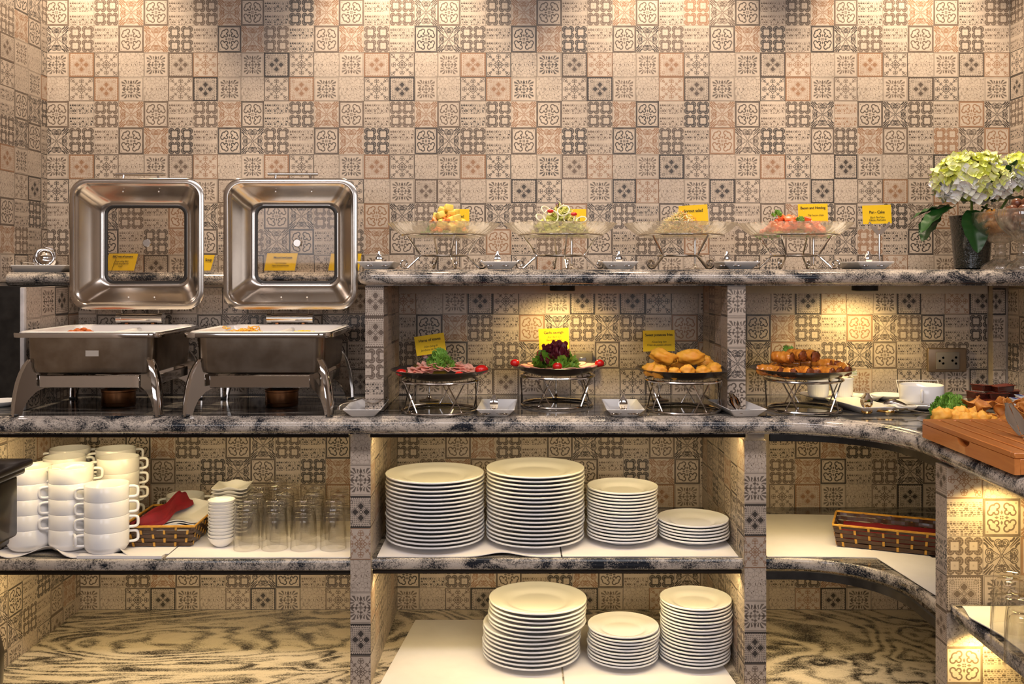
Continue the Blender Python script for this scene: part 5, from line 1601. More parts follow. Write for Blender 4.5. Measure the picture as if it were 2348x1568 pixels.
def glass_platter(label, cx, Y, z, R=.148):
    mb = MB()
    dep = .036
    def prof(v, th):
        # underside radius and height with swirled flutes
        r = R * (.45 + .55 * v ** .8)
        z_ = -.011 + .037 * v ** 1.8
        tw = th + v * 1.1
        fl = .0030 * sin(tw * 44) * min(1, v * 3)
        return r + fl * .4, z_ + fl * .5
    nu = 352
    def outer(u, v):
        th = 2 * pi * u; r, z_ = prof(v, th); return Vector((r * cos(th), r * sin(th), z_))
    def inner(u, v):
        th = 2 * pi * u; w_ = 1 - v; r = R * (.44 + .545 * w_ ** .8); return Vector((r * cos(th), r * sin(th), -.011 + .037 * w_ ** 1.8 + .0040 * (v * .6 + .4)))
    mb.grid(outer, nu, 9, cu=True)
    q = len(mb.v)
    mb.grid(inner, nu, 6, cu=True)
    for i in range(nu):
        k = (i + 1) % nu
        mb.f.append((i * 9 + 8, k * 9 + 8, q + k * 6, q + i * 6))
    c0 = len(mb.v); mb.v += [Vector((0, 0, -.011)), Vector((0, 0, -.007))]
    for i in range(nu):
        k = (i + 1) % nu
        mb.f.append((c0, k * 9, i * 9)); mb.f.append((c0 + 1, q + i * 6 + 5, q + k * 6 + 5))
    o = mb.build('glass_platter', M['glass'], None, True, (cx, Y, z + UZ), 0, 60)
    o.rotation_euler = (.0, 0, 0)
    return tag(o, label, 'platter')
GY = 2.52
gp = [(1018, 'potato salad', .35), (1285, 'onion salad', .12), (1560, 'sprout salad', .62), (1822, 'bacon and hotdog', .95)]
GC = []
RZ = .0895
for px_, nm, rot in gp:
    cx_ = X(px_, GY)
    scroll_stand('chrome scroll-footed stand under the ' + nm, cx_, GY, RZ, rot)
    glass_platter('clear fluted glass platter holding the ' + nm, cx_, GY, RZ + .0032)
    GC.append((cx_, GY, RZ + UZ - .003))

M['potato'] = noisy('yellow_potato', (0.92, 0.72, 0.16), (0.84, 0.58, 0.09), 50, 0.4)
M['carrot'] = noisy('orange_carrot', (0.86, 0.28, 0.04), (0.78, 0.18, 0.05), 60, 0.45)
M['green'] = noisy('chopped_greens', (0.17, 0.34, 0.03), (0.06, 0.20, 0.02), 60, 0.5)
M['onion'] = noisy('white_onion_ring', (0.90, 0.86, 0.70), (0.80, 0.74, 0.50), 30, 0.3)
M['palegreen'] = noisy('pale_lettuce', (0.80, 0.78, 0.26), (0.55, 0.62, 0.12), 40, 0.5)
M['purple'] = noisy('purple_cabbage', (0.10, 0.012, 0.06), (0.05, 0.01, 0.03), 50, 0.4)
M['bacon'] = noisy('red_hotdog_piece', (0.88, 0.19, 0.05), (0.70, 0.09, 0.025), 70, 0.35, 0.2, 0.001)
M['noodlew'] = noisy('white_sprouts', (0.97, 0.90, 0.62), (0.93, 0.72, 0.28), 60, 0.35)
# potato salad
cx_, cy_, cz_ = GC[0]
r_ = random.Random(21)
def chunk(name, mat, size, seed, sharp=30):
    mb = MB(); q = random.Random(seed)
    bm = bmesh.new(); bmesh.ops.create_cube(bm, size=1)
    for v in bm.verts: v.co = Vector((v.co.x * size[0] * q.uniform(.75, 1.2), v.co.y * size[1] * q.uniform(.75, 1.2), v.co.z * size[2] * q.uniform(.75, 1.2)))
    bmesh.ops.bevel(bm, geom=list(bm.edges), offset=min(size) * .16, segments=2, affect='EDGES', profile=.5)
    bm.verts.index_update()
    mb.add([v.co.copy() for v in bm.verts], [[v.index for v in f.verts] for f in bm.faces]); bm.free()
    return mb.mesh(name, mat, True, sharp)
PC = [chunk('potato_chunk', M['potato'], (.022, .018, .018), s, 60) for s in range(4)]
CC = [chunk('carrot_piece', M['carrot'], (.020, .007, .007), s, 50) for s in range(3)]
spots = [(-.012, -.03, .044), (.012, -.032, .030), (.030, -.028, .036), (.034, -.036, .020), (-.006, -.045, .020), (.013, -.012, .050), (-.010, -.008, .058), (.006, -.012, .062), (.022, .0, .052), (.018, -.048, .012), (.040, -.01, .026), (-.024, -.005, .040), (.0, .02, .045)]
for i, (dx, dy, dz) in enumerate(spots):
    o = put('potato_chunk', PC[i % 4], None, (cx_ + dx + .006, cy_ + dy, cz_ + dz + .010)); o.rotation_euler = (r_.uniform(-.5, .5), r_.uniform(-.5, .5), r_.uniform(0, 3)); s_ = r_.uniform(.9, 1.15); o.scale = (s_, s_, s_)
    tag(o, 'yellow potato chunk heaped on the salad in the first glass platter', 'potato', 'yellow potato chunks')
for i in range(26):
    a, q = r_.uniform(0, 6.3), r_.uniform(.3, 1)
    dx = .062 * q * cos(a) + .004; dy = .055 * q * sin(a) - .01
    dz = .050 * (1 - q ** 1.3) + .012
    o = put('carrot_piece', CC[i % 3], None, (cx_ + dx, cy_ + dy, cz_ + dz)); o.rotation_euler = (r_.uniform(-.6, .6), r_.uniform(-.8, .8), r_.uniform(0, 3))
    tag(o, 'orange carrot stick in the potato salad', 'carrot', 'carrot sticks in the potato salad')
def scatter_leaves(name, root, mat, c, R, H, n, size, seed, ex=1.2, zoff=0.0):
    q = random.Random(seed); mb = MB()
    for k in range(n):
        a, f = q.uniform(0, 6.283), q.random() ** .72
        z = H * (1 - f ** ex) * q.uniform(.45, 1.0) + zoff
        p = Vector((c[0] + R * f * cos(a), c[1] + R * f * .85 * sin(a), c[2] + z + .003))
        m = Matrix.Translation(p) @ Euler((q.uniform(-1.2, 1.2), q.uniform(-1.2, 1.2), q.uniform(0, 6))).to_matrix().to_4x4()
        s0 = mb.mark(); sz = size * q.uniform(.6, 1.3)
        def fn(u, v):
            x = (u - .5) * 2; y = (v - .5) * 2
            return Vector((x * sz * (1 - .4 * y * y), y * sz * .6, sz * .35 * sin(x * 3 + k) + sz * .2 * y * y))
        mb.grid(fn, 6, 4)
        mb.xf(m, s0)
    mb.xf(Matrix.Translation(-Vector(root.location)))
    return tag(mb.build(name, mat, root, True, sharp=80), kind='stuff')
def scatter_strips(name, root, mat, c, R, H, n, L, rad, seed, ex=1.2, zoff=0.0):
    q = random.Random(seed); mb = MB()
    for k in range(n):
        a, f = q.uniform(0, 6.283), q.random() ** .72
        z = H * (1 - f ** ex) * q.uniform(.5, 1.05) + zoff
        p = Vector((c[0] + R * f * cos(a), c[1] + R * f * .85 * sin(a), c[2] + z + .004))
        d = Vector((q.uniform(-1, 1), q.uniform(-1, 1), q.uniform(-.5, .5))).normalized(); e = Vector((q.uniform(-1, 1), q.uniform(-1, 1), q.uniform(-1, 1))) * .3
        ll = L * q.uniform(.6, 1.2)
        pts = [p + d * ll * (t / 4 - .5) + e * ll * ((t / 4 - .5) ** 2) for t in range(5)]
        mb.tube(pts, rad, 5, flat=.5)
    mb.xf(Matrix.Translation(-Vector(root.location)))
    return tag(mb.build(name, mat, root, True, sharp=80), kind='stuff')
sal = thing('potato_salad_greens', 'chopped greens under the yellow potato chunks', 'salad', GC[0])
scatter_leaves('green_leaves', sal, M['green'], (cx_, cy_, cz_), .068, .050, 260, .0055, 31)
# onion salad
cx_, cy_, cz_ = GC[1]
sal = thing('onion_salad', 'heap of torn pale lettuce with purple and yellow shreds under onion rings', 'salad', GC[1])
scatter_leaves('torn_lettuce', sal, M['palegreen'], (cx_, cy_, cz_), .076, .080, 420, .008, 41, 1.5)
scatter_leaves('purple_cabbage', sal, M['purple'], (cx_, cy_, cz_), .074, .080, 60, .006, 42, 1.5, .002)
scatter_strips('yellow_shreds', sal, M['noodlew'], (cx_, cy_, cz_), .076, .084, 190, .018, .0010, 43, 1.5, .001)
ring_me = MB().tube([(.0165 * cos(2 * pi * i / 32), .0165 * sin(2 * pi * i / 32), 0) for i in range(32)], .0019, 8, True, flat=1.3).mesh('onion_ring', M['onion'])
for i, (px_, py_, s_, rx_, rz_, lab) in enumerate([(1263, 497, 1.15, 1.25, .1, 'large white onion ring at the front of the onion salad'), (1292, 483, .95, 1.0, -.4, 'onion ring tilted near the top of the onion salad'), (1305, 500, .85, 1.2, -.3, 'onion ring low at the front near the red tomato piece'),
                                                    (1253, 483, .9, .9, .6, 'onion ring on the slope nearest the potato salad'), (1333, 504, .8, .7, -.5, 'onion ring at the far foot of the onion salad'), (1240, 500, .85, .8, .6, 'onion ring at the near foot of the onion salad')]):
    Y = GY - .045 + abs(px_ - 1285) * .0003
    o = put('onion_ring', ring_me, None, tuple(P(px_, py_, Y))); o.rotation_euler = (rx_, .1, rz_); o.scale = (s_, s_, s_)
    tag(o, lab, 'onion ring', 'white onion rings on the salad')
for (px_, py_, lab) in ((1262, 484, 'red tomato wedge near the top of the onion salad'), (1316, 491, 'red tomato wedge on the slope beside the yellow card')):
    tag(MB().blob((0, 0, 0), (.009, .006, .005), 14, 8).build('tomato_wedge', M['tomato'], None, True, tuple(P(px_, py_, GY - .050)), .3), lab, 'tomato')
# sprout salad
cx_, cy_, cz_ = GC[2]
sal = thing('sprout_salad', 'heap of pale bean sprouts with orange and purple shreds', 'salad', GC[2])
scatter_strips('bean_sprouts', sal, M['noodlew'], (cx_ - .002, cy_, cz_), .066, .060, 460, .020, .0012, 51, 1.8)
scatter_strips('carrot_shreds', sal, M['carrot'], (cx_ + .01, cy_, cz_), .060, .060, 100, .014, .0013, 52, 1.8)
scatter_leaves('chopped_herbs', sal, M['green'], (cx_, cy_, cz_), .064, .056, 90, .0040, 53, 1.8)
scatter_strips('purple_shreds', sal, M['purple'], (cx_, cy_, cz_), .060, .056, 60, .010, .0012, 54, 1.8)
# bacon and hotdog
cx_, cy_, cz_ = GC[3]
BC = [chunk('hotdog_piece', M['bacon'], (.019, .014, .012), 60 + s, 30) for s in range(5)]
for i in range(78):
    a, q = r_.uniform(0, 6.283), r_.random() ** .5
    dx = .084 * q * cos(a); dy = .060 * q * sin(a)
    hh = .048 * max(0, 1 - q ** 1.6) + .006
    o = put('hotdog_piece', BC[i % 5], None, (cx_ + dx - .002, cy_ + dy, cz_ + hh * r_.uniform(.6, 1.0) + .006)); o.rotation_euler = (r_.uniform(-.8, .8), r_.uniform(-.8, .8), r_.uniform(0, 3)); s_ = r_.uniform(.8, 1.25); o.scale = (s_, s_, s_)
    tag(o, 'cut piece of red hotdog heaped in the fourth glass platter', 'hotdog piece', 'red hotdog pieces')
bunch('parsley', 'green parsley sprig on top of the hotdog pieces', 'herb', (X(1783, GY), GY, cz_ + .050), PSM, 9, .007, .010, 6)
bunch('parsley', 'small parsley sprig among the hotdog pieces near the card', 'herb', (X(1836, GY - .05), GY - .05, cz_ + .032), PSM, 9, .010, .008, 7)
sal = thing('lettuce_bed', 'green lettuce bed under the red hotdog pieces', 'salad', GC[3])
scatter_leaves('lettuce_leaves', sal, M['lettuce'], (cx_, cy_, cz_), .100, .012, 120, .009, 61, 1.0)

# ------------------------------------------------------------------ small white dishes with tongs
def square_dish_mb(wb, db, wt, dt, h, th=.003):
    mb = MB()
    loft(mb, [ringz(wb, db, .006, 0), ringz(wt, dt, .004, h), ringz(wt - .001, dt - .001, .004, h + .0012), ringz(wt - 2 * th, dt - 2 * th, .004, h), ringz(wb - th, db - th, .008, th)], True, True)
    return mb
def tongs(label, loc, rz, mat, s=1.0, blade=.040, lean=0.0, grp=None):
    """sugar-tong style serving tongs: two loops lying flat, a knuckle, and two upright leaf blades"""
    t = thing('serving_tongs', label, 'tongs', loc, rz)
    for q in (-1, 1):
        a = q * .62
        pts = []
        for i in range(24):
            th = 2 * pi * i / 24
            u, v_ = .021 * cos(th) + .033, .0095 * sin(th)
            pts.append((s * (u * sin(a) * 1.0 + v_ * cos(a)), s * (-u * cos(a) + v_ * sin(a)), .004))
        MB().tube(pts, .0021 * s, 6, True, flat=1.2).build('handle_loop', mat, t)
    kn = MB(); kn.tube([(.0065 * s * cos(2 * pi * i / 16), .0065 * s * sin(2 * pi * i / 16) - .006 * s, .006) for i in range(16)], .0026 * s, 6, True)
    kn.build('pivot_ring', mat, t)
    for q in (-1, 1):
        mb = MB()
        def fn(u, v):
            z = .004 + v * blade
            wd = s * (.0042 + .0060 * sin(min(1, v * 1.15) * pi) ** .8)
            x = q * (.0022 * s + .0045 * s * sin(v * pi) )
            return Vector(((2 * u - 1) * wd, x + q * .0012 * (1 - (2 * u - 1) ** 2) + lean * v * .03 + .002, z))
        mb.grid(fn, 6, 12)
        k0 = len(mb.v)
        mb.grid(lambda u, v: fn(u, v) + Vector((0, q * .0012, 0)), 6, 12)
        n, m_ = 6, 12
        b = [i for i in range(m_)] + [i * m_ + m_ - 1 for i in range(1, n)] + [(n - 1) * m_ + i for i in range(m_ - 2, -1, -1)] + [i * m_ for i in range(n - 2, 0, -1)]
        mb.f += [(b[i], b[(i + 1) % len(b)], b[(i + 1) % len(b)] + k0, b[i] + k0) for i in range(len(b))]
        mb.build('blade', M['chrome'], t, True, sharp=60)
    return t
def spoon(label, loc, rz, L=.16, bowl=.030, mat=None, lift=.0, hook=True, name='serving_spoon'):
    mat = mat or M['steel']
    t = thing(name, label, 'spoon', loc, rz)
    mb = MB()
    def fn(u, v):
        a = 2 * pi * u
        r = bowl * v
        return Vector((r * cos(a) * 1.25, r * sin(a), -.016 * (1 - v * v) + .018))
    mb.grid(fn, 28, 8, cu=True)
    k0 = len(mb.v); mb.grid(lambda u, v: fn(u, v) + Vector((0, 0, -.0012)), 28, 8, cu=True)
    for i in range(28): mb.f.append((i * 8 + 7, ((i + 1) % 28) * 8 + 7, k0 + ((i + 1) % 28) * 8 + 7, k0 + i * 8 + 7))
    mb.build('bowl', mat, t)
    pts = [(-bowl * 1.2, 0, .017), (-bowl * 1.6, 0, .022 + lift), (-L * .55, 0, .020 + lift), (-L, 0, .016 + lift * .6)]
    if hook: pts += [(-L - .010, 0, .012), (-L - .012, 0, .004)]
    MB().tube(pts, .004, 8, flat=.35).build('handle', mat, t)
    return t
# on the counter
def counter_dish(px0, px1, py, label, rz=0, w=None, d=.078, h=.015, tongs_label=None, tx=0, mat=None, ty=-.005):
    Y = .355 * F / (py - 618)
    W_ = w or (px1 - px0) / F * (Y)
    o = square_dish_mb(W_ * .62, d * .62, W_, d, h).build('square_dish', M['porcelain'], None, True, (X((px0 + px1) / 2, Y), Y, ZC + .0004), rz, 50)
    tag(o, label, 'dish')
    if tongs_label:
        tongs(tongs_label, (X((px0 + px1) / 2, Y) + tx, Y + ty, ZC + .0042), rz + .0, mat or M['chrome'])
    return o
DM = square_dish_mb(.058, .150, .092, .185, .018).mesh('square_dish', M['porcelain'], True, 50)
def long_dish(px_, Y, z, label, tl=None, mat=None, rz=0, tx=0, ty=-.055, s=1.0, bl=.040, trz=0, lean=0):
    o = put('square_dish', DM, None, (X(px_, Y), Y, z + .0004), rz); tag(o, label, 'dish')
    if tl: tongs(tl, (X(px_, Y) + tx, Y + ty, z + .0055), trz, mat or M['chrome'], s, bl, lean)
YD = 2.392
long_dish(1141, YD, ZC, 'white rectangular dish with tongs between the ham and red lettuce platters', 'chrome tongs upright on the dish between ham and red lettuce', tx=-.008, rz=-.04)
long_dish(1427, YD, ZC, 'white rectangular dish with tongs before the sweet potatoes', 'chrome tongs upright on the dish before the sweet potatoes', tx=-.004, rz=-.02)
long_dish(1688, YD, ZC, 'white rectangular dish with tongs before the mid niche upright', 'chrome tongs lying over the dish before the mid niche upright', tx=-.002, rz=.10, trz=.5, lean=.8, ty=-.03)
long_dish(1970, 2.43, ZC, 'white rectangular dish with gold tongs beside the ramekins', 'gold handled tongs on the dish beside the ramekins', M['gold'], rz=.18, tx=.0, trz=.25, s=1.2)
long_dish(841, YD, ZC, 'white rectangular dish with a big spoon before the tiled upright', rz=.02)
Ysp = 2.42
spoon('large steel serving spoon resting on the dish before the tiled upright', (X(860, Ysp), Ysp, ZC + .013), .95, .115, .028)
# on the upper shelf
YU = 2.50
for px_, lab, tl, tx in ((872, 'white dish with tongs at the rounded end of the upper shelf', 'small chrome tongs on the dish at the rounded shelf end', .004), (1147, 'white dish with tongs between the potato salad and onion salad', 'small chrome tongs between the potato salad and onion salad', -.006),
                      (1414, 'white dish with tongs between the onion salad and sprout salad', 'small chrome tongs between the onion salad and sprout salad', 0), (1683, 'white dish with tongs between the sprout salad and hotdogs', 'small chrome tongs between the sprout salad and hotdogs', -.03),
                      (1979, 'white dish with tongs under the Pan - Cake card', 'small chrome tongs under the Pan - Cake card', -.006)):
    long_dish(px_, YU, UZ, lab, tl, tx=tx, s=.8, bl=.036)
# ladle dish on the ledge
Yl = 2.74
o = square_dish_mb(.135, .06, .185, .10, .019).build('long_dish', M['porcelain'], None, True, (X(95, Yl), Yl, E - .0076), 0, 50)
tag(o, 'long white rectangular dish holding a ladle on the granite ledge', 'dish')
t = thing('soup_ladle', 'shiny steel soup ladle lying on the long white dish', 'ladle', (X(100, Yl), Yl, E + .010))
mb = MB().grid(lambda u, v: Vector((.034 * sin(v * pi * .5) * cos(2 * pi * u), -.012 + .022 * sin(v * pi * .5) * sin(2 * pi * u) * .9 + .016 * cos(v * pi / 2), .024 + .029 * sin(v * pi * .5) * sin(2 * pi * u) - .010 * cos(v * pi / 2) * 0)), 32, 10, cu=True)
mb = MB(); 
def lad(u, v, k=0):
    a = 2 * pi * u; th = v * pi * .5; R = .034 - k
    d = Vector((sin(th) * cos(a), sin(th) * sin(a), -cos(th))) * R
    return Matrix.Rotation(radians(62), 3, 'X') @ d
mb.grid(lambda u, v: lad(u, v) + Vector((0, .004, .026)), 32, 12, cu=True)
k0 = len(mb.v); mb.grid(lambda u, v: lad(u, v, .0014) + Vector((0, .004, .026)), 32, 12, cu=True)
for i in range(32): mb.f.append((i * 12 + 11, ((i + 1) % 32) * 12 + 11, k0 + ((i + 1) % 32) * 12 + 11, k0 + i * 12 + 11))
mb.build('bowl', M['chrome'], t)
MB().tube([(-.010, -.010, .008), (-.05, -.012, .012), (-.095, -.010, .014), (-.108, -.01, .010), (-.112, -.01, .004)], .0045, 8, flat=.4).build('handle', M['chrome'], t)
# ================================================================== the corner: ramekins, cup, packets, wooden board, flowers, goblets, sockets
def rib(a, r, z): return 1 + (.018 * cos(a * 36) if .006 < z < .046 else 0)
RM = MB().lathe([(0, 0), (.024, 0), (.0255, .003), (.0275, .010), (.0290, .046), (.0300, .050), (.0312, .054), (.0305, .0565), (.0275, .054), (.0262, .012), (0, .006)], 108, rf=rib).mesh('ramekin', M['porcelain'], True, 70)
Yr = 2.625
sauc = [(0, .004), (.022, .004), (.026, .0055), (.9, .0125), (1, .014), (.99, .0115), (.6, .003), (.5, 0), (0, .001)]
def saucer(label, x, y, R, z=None, tilt=0):
    pr = [(0, .0045), (R * .5, .0045), (R * .56, .006), (R * .92, .0125), (R, .0140), (R * .985, .0120), (R * .62, .0030), (R * .55, 0), (R * .48, 0), (R * .46, .0018), (0, .0018)]
    o = MB().lathe(pr, 56).build('saucer', M['porcelain'], None, True, (x, y, (z if z is not None else ZC) + .0004), 0, 60)
    o.rotation_euler = (tilt, 0, 0)
    return tag(o, label, 'saucer')
saucer('white saucer under the two ribbed ramekins', X(1906, Yr), Yr, .083)
for px_, dy, lab in ((1876, .012, 'white ribbed ramekin nearer the mid niche upright, full of sandwiches'), (1931, -.004, 'white ribbed ramekin farther from the mid niche upright, full of sandwiches')):
    o = put('ramekin', RM, None, (X(px_, Yr + dy), Yr + dy, ZC + .0056)); tag(o, lab, 'ramekin')
M['bread'] = noisy('white_sandwich_bread', (0.88, 0.83, 0.68), (0.80, 0.74, 0.58), 80, 0.7, 0.3)
M['filling'] = noisy('green_sandwich_filling', (0.28, 0.46, 0.05), (0.78, 0.72, 0.40), 120, 0.5, lo=.45, hi=.55)
for px_, dy, rz_, rx_, lab in ((1884, -.002, .25, .30, 'white triangle sandwich with green filling sloping toward the spring rolls'), (1931, -.008, -.12, .20, 'white triangle sandwich with green filling lying level on the far ramekin')):
    t = thing('sandwich', lab, 'sandwich', (X(px_, Yr + dy), Yr + dy, ZC + .0655), rz_)
    t.rotation_euler = (rx_ * .4, rx_ * .6 * (1 if rz_ > 0 else -1), rz_)
    for k in range(3):
        MB().prism([(-.036, -.016), (.036, -.018), (.028, .020), (-.024, .016)], .0060 * k, .0060 * k + .0042).build('bread_slice', M['bread'], t, False)
    for k in range(2):
        MB().prism([(-.035, -.0165), (.035, -.0185), (.027, .020), (-.023, .016)], .0060 * k + .0042, .0060 * k + .006).build('green_filling', M['filling'], t, False)
saucer('empty white saucer glowing under the puck lamp beside the acrylic holder', X(2040, 2.62), 2.62, .050)
saucer('small white saucer half under the dish with gold tongs', X(1987, 2.60), 2.60, .042, ZC, 0)
# soup cup with its handle toward the front, on a saucer
Yc = 2.455
saucer('white saucer under the soup cup on the counter corner', X(2108, Yc), Yc, .072)
dup(cup0, (X(2113, Yc), Yc, ZC + .0055), -1.95, 'white soup cup on a saucer on the counter, handle toward the front', 'soup cup on the counter')
saucer('small white saucer under the slotted tongs', X(2056, 2.46) - .01, 2.40, .036)
# empty acrylic holder
t = thing('acrylic_holder', 'empty clear acrylic card holder behind the soup cup', 'card holder', (X(2105, 2.56), 2.56, ZC + .0005))
MB().add([(-.056, -.03, 0), (.056, -.03, 0), (.056, .006, .058), (-.056, .006, .058), (-.056, -.028, 0), (.056, -.028, 0), (.056, .008, .058), (-.056, .008, .058)], [(0, 1, 2, 3), (4, 7, 6, 5), (0, 4, 5, 1), (2, 6, 7, 3), (0, 3, 7, 4), (1, 5, 6, 2)]).build('front_sheet', M['acrylic'], t, False)
for s in (-1, 1): MB().tube([(s * .055, -.029, .001), (s * .055, .007, .058)], .0013, 6).build('polished_edge', M['trimwhite'], t)
MB().tube([(-.055, .007, .058), (.055, .007, .058)], .0013, 6).build('polished_edge', M['trimwhite'], t)
# slotted scallop tongs
t = thing('salad_tongs', 'dark steel slotted salad tongs lying before the soup cup', 'tongs', (X(2062, 2.345), 2.345, ZC + .006), radians(-28))
for s in (-1, 1):
    mb = MB()
    def fn(u, v, s=s):
        a = (u - .5) * 2.2; L_ = v
        w_ = .017 * sin(min(1, L_ * .85 + .15) * pi) ** .6
        r = .020
        return Vector((-.035 + L_ * .055, w_ * sin(a) * .9, .014 + s * (.003 + .012 * cos(a) * sin(min(1, L_ + .1) * pi * .95) ** .7) + (.002 * sin(a * 12) if v < .5 else 0)))
    mb.grid(fn, 24, 12); k0 = len(mb.v); mb.grid(lambda u, v: fn(u, v) + Vector((0, 0, .0012)), 24, 12)
    n, m_ = 24, 12
    b = [i for i in range(m_)] + [i * m_ + m_ - 1 for i in range(1, n)] + [(n - 1) * m_ + i for i in range(m_ - 2, -1, -1)] + [i * m_ for i in range(n - 2, 0, -1)]
    mb.f += [(b[i], b[(i + 1) % len(b)], b[(i + 1) % len(b)] + k0, b[i] + k0) for i in range(len(b))]
    mb.build('scoop', M['steel'], t, True, sharp=60)
    MB().tube([(.016, 0, .014 + s * .006), (.06, 0, .012 + s * .009), (.115, 0, .012 + s * .003)], .0052, 8, flat=.3).build('arm', M['steel'], t)
# jam portion trays
M['jam'] = noisy('dark_red_jam_tray', (0.085, 0.022, 0.012), (0.05, 0.012, 0.008), 30, 0.18, coat=0.5)
M['jamfilm'] = noisy('printed_jam_film', (0.42, 0.06, 0.03), (0.20, 0.04, 0.02), 90, 0.2, lo=.45, hi=.55)
saucer('pale saucer under the dark jam portions', 1.235, 2.49, .068)
def packet(name, label, cat, loc, rz, w_, d_, h_, mat, film, tilt=(0, 0), stripes=False, grp=None):
    t = thing(name, label, cat, loc, rz, grp); t.rotation_euler = (tilt[0], tilt[1], rz)
    mb = MB(); loft(mb, [ringz(w_ * .80, d_ * .80, .004, 0), ringz(w_ * .92, d_ * .92, .005, h_ - .0012), ringz(w_, d_, .004, h_ - .0008), ringz(w_, d_, .004, h_)], True, True)
    mb.build('tub', mat, t)
    MB().prism(rrect(w_, d_, .004, 3), h_ + .0001, h_ + .0006).build('film_lid', film, t, False)
    if stripes:
        for k, cc in enumerate(((.05, .12, .45), (.55, .04, .06), (.10, .28, .08))):
            q_ = (k - 1) * w_ * .26
            MB().prism([(q_ - w_ * .06, -d_ * .42), (q_ + w_ * .10, -d_ * .42), (q_ + w_ * .02, d_ * .42), (q_ - w_ * .14, d_ * .42)], h_ + .0007, h_ + .0009).build('printed_stripe', STR[k], t, False)
    return t
STR = [principled('blue_print', (.04, .10, .42), .4), principled('red_print', (.5, .03, .05), .4), principled('green_print', (.10, .26, .08), .4)]
jz = ZC + .0075
for i, (x_, y_, z_, a, tx, ty, lab) in enumerate([(1.215, 2.455, 0, .2, 0, 0, 'lowest dark jam portion at the front of the pile'), (1.262, 2.475, .0, -.3, 0, 0, 'dark jam portion at the base of the pile near the niche side wall'), (1.205, 2.500, .0, .5, 0, 0, 'dark jam portion at the base of the pile behind the soup cup'),
        (1.188, 2.47, .0165, .35, .05, .12, 'dark jam portion slanting off the pile toward the soup cup'), (1.235, 2.462, .0170, -.15, 0, -.03, 'dark jam portion in the middle layer at the front'), (1.280, 2.49, .0175, -.4, 0, -.10, 'dark jam portion in the middle layer near the side wall'),
        (1.205, 2.480, .0345, .55, .0, .08, 'topmost red filmed jam portion nearer the soup cup'), (1.250, 2.465, .0350, .10, 0, -.08, 'topmost red filmed jam portion nearer the butter portions')]):
    packet('jam_portion', lab, 'jam portion', (x_, y_, jz + z_), a, .052, .042, .0150, M['jam'], M['jamfilm'], (tx, ty), grp='dark jam portions')
# butter portions
M['butterwrap'] = noisy('white_butter_tub', (0.80, 0.78, 0.72), (0.74, 0.70, 0.62), 30, 0.35)
M['butterfilm'] = noisy('printed_butter_film', (0.82, 0.82, 0.84), (0.62, 0.64, 0.72), 110, 0.3)
saucer('white saucer under the butter portions', 1.285, 2.345, .070)
for i, (x_, y_, z_, a, lab) in enumerate([(1.236, 2.345, 0, -.35, 'butter portion at the base of the pile nearest the jam'), (1.290, 2.330, 0, -.25, 'butter portion at the base of the pile farther from the jam'), (1.235, 2.347, .0165, -.30, 'striped butter portion on top nearest the jam'),
        (1.288, 2.331, .0165, -.28, 'striped butter portion on top farther from the jam'), (1.262, 2.375, .0165, -.32, 'striped butter portion lying at the back of the butter pile')]):
    packet('butter_portion', lab, 'butter portion', (x_, y_, jz + z_ + (.0 if i < 4 else .004)), a, .048, .036, .0150, M['butterwrap'], M['butterfilm'], (0, 0), i > 1, 'white butter portions')
# wooden bread board with crumb slots
def woodmat(name, c1, c2, sc_=(40, 3, 40)):
    m = principled(name, c1, .32, coat=.25)
    tc = m.node_tree.nodes.new('ShaderNodeTexCoord'); mp = m.node_tree.nodes.new('ShaderNodeMapping'); mp.inputs['Scale'].default_value = sc_
    m.node_tree.links.new(tc.outputs['Object'], mp.inputs['Vector'])
    to(m, ramp(m, nz(m, 2.2, 6, 1.0, mp.outputs[0]), [(.3, c1), (.7, c2)]), 'Base Color')
    return m
M['beech'] = woodmat('orange_beech_wood', (0.64, 0.235, 0.055), (0.52, 0.165, 0.035))
bt = thing('bread_board', 'orange wooden crumb board with slots and a half-moon notch on the counter arm', 'board', (.860, 1.655, ZC + .0005))
BW_, BD_ = .30, .375
slots = [.030, .062, .094, .126, .158, .190, .222, .254]
xs = [0] + sum([[s_ - .0030, s_ + .0030] for s_ in slots], []) + [BW_]
for i in range(0, len(xs), 2):
    MB().rbox(xs[i], xs[i + 1], .012, BD_ - .012, .028, .0385, .0012, 1).build('slat', M['beech'], bt)
for a, b in ((0, .013), (BD_ - .013, BD_)): MB().rbox(0, BW_, a, b, .028, .0385, .0014, 1).build('end_bar', M['beech'], bt)
mb = MB()
# box with notch in its long side
pts = [(0, 0)] + [(BD_, 0), (BD_, .0275)]
cxn, rn = .190, .026
pts += [(cxn + rn * cos(a), .0275 - .013 * sin(a)) for a in [pi * i / 14 for i in range(15)]]
pts += [(0, .0275)]
mb.add([(o, y, z) for o in (0.0, .010) for y, z in pts], [tuple(range(len(pts)))[::-1], tuple(range(len(pts), 2 * len(pts)))] + [(i, (i + 1) % len(pts), len(pts) + (i + 1) % len(pts), len(pts) + i) for i in range(len(pts))])
mb.build('notched_side', M['beech'], bt, False)
MB().rbox(BW_ - .010, BW_, 0, BD_, 0, .0275, .001, 1).build('side', M['beech'], bt)
MB().rbox(.010, BW_ - .010, 0, .010, 0, .0275, .001, 1).build('end_panel', M['beech'], bt)
MB().rbox(.010, BW_ - .010, BD_ - .010, BD_, 0, .0275, .001, 1).build('end_panel', M['beech'], bt)
MB().box(.008, BW_ - .008, .008, BD_ - .008, .001, .005).build('crumb_tray', M['beech'], bt, False)
tongs('chrome tongs standing on the wooden crumb board', (X(2308, 1.86), 1.80, ZC + .0392), .55, M['chrome'], 1.25, .058, .9)
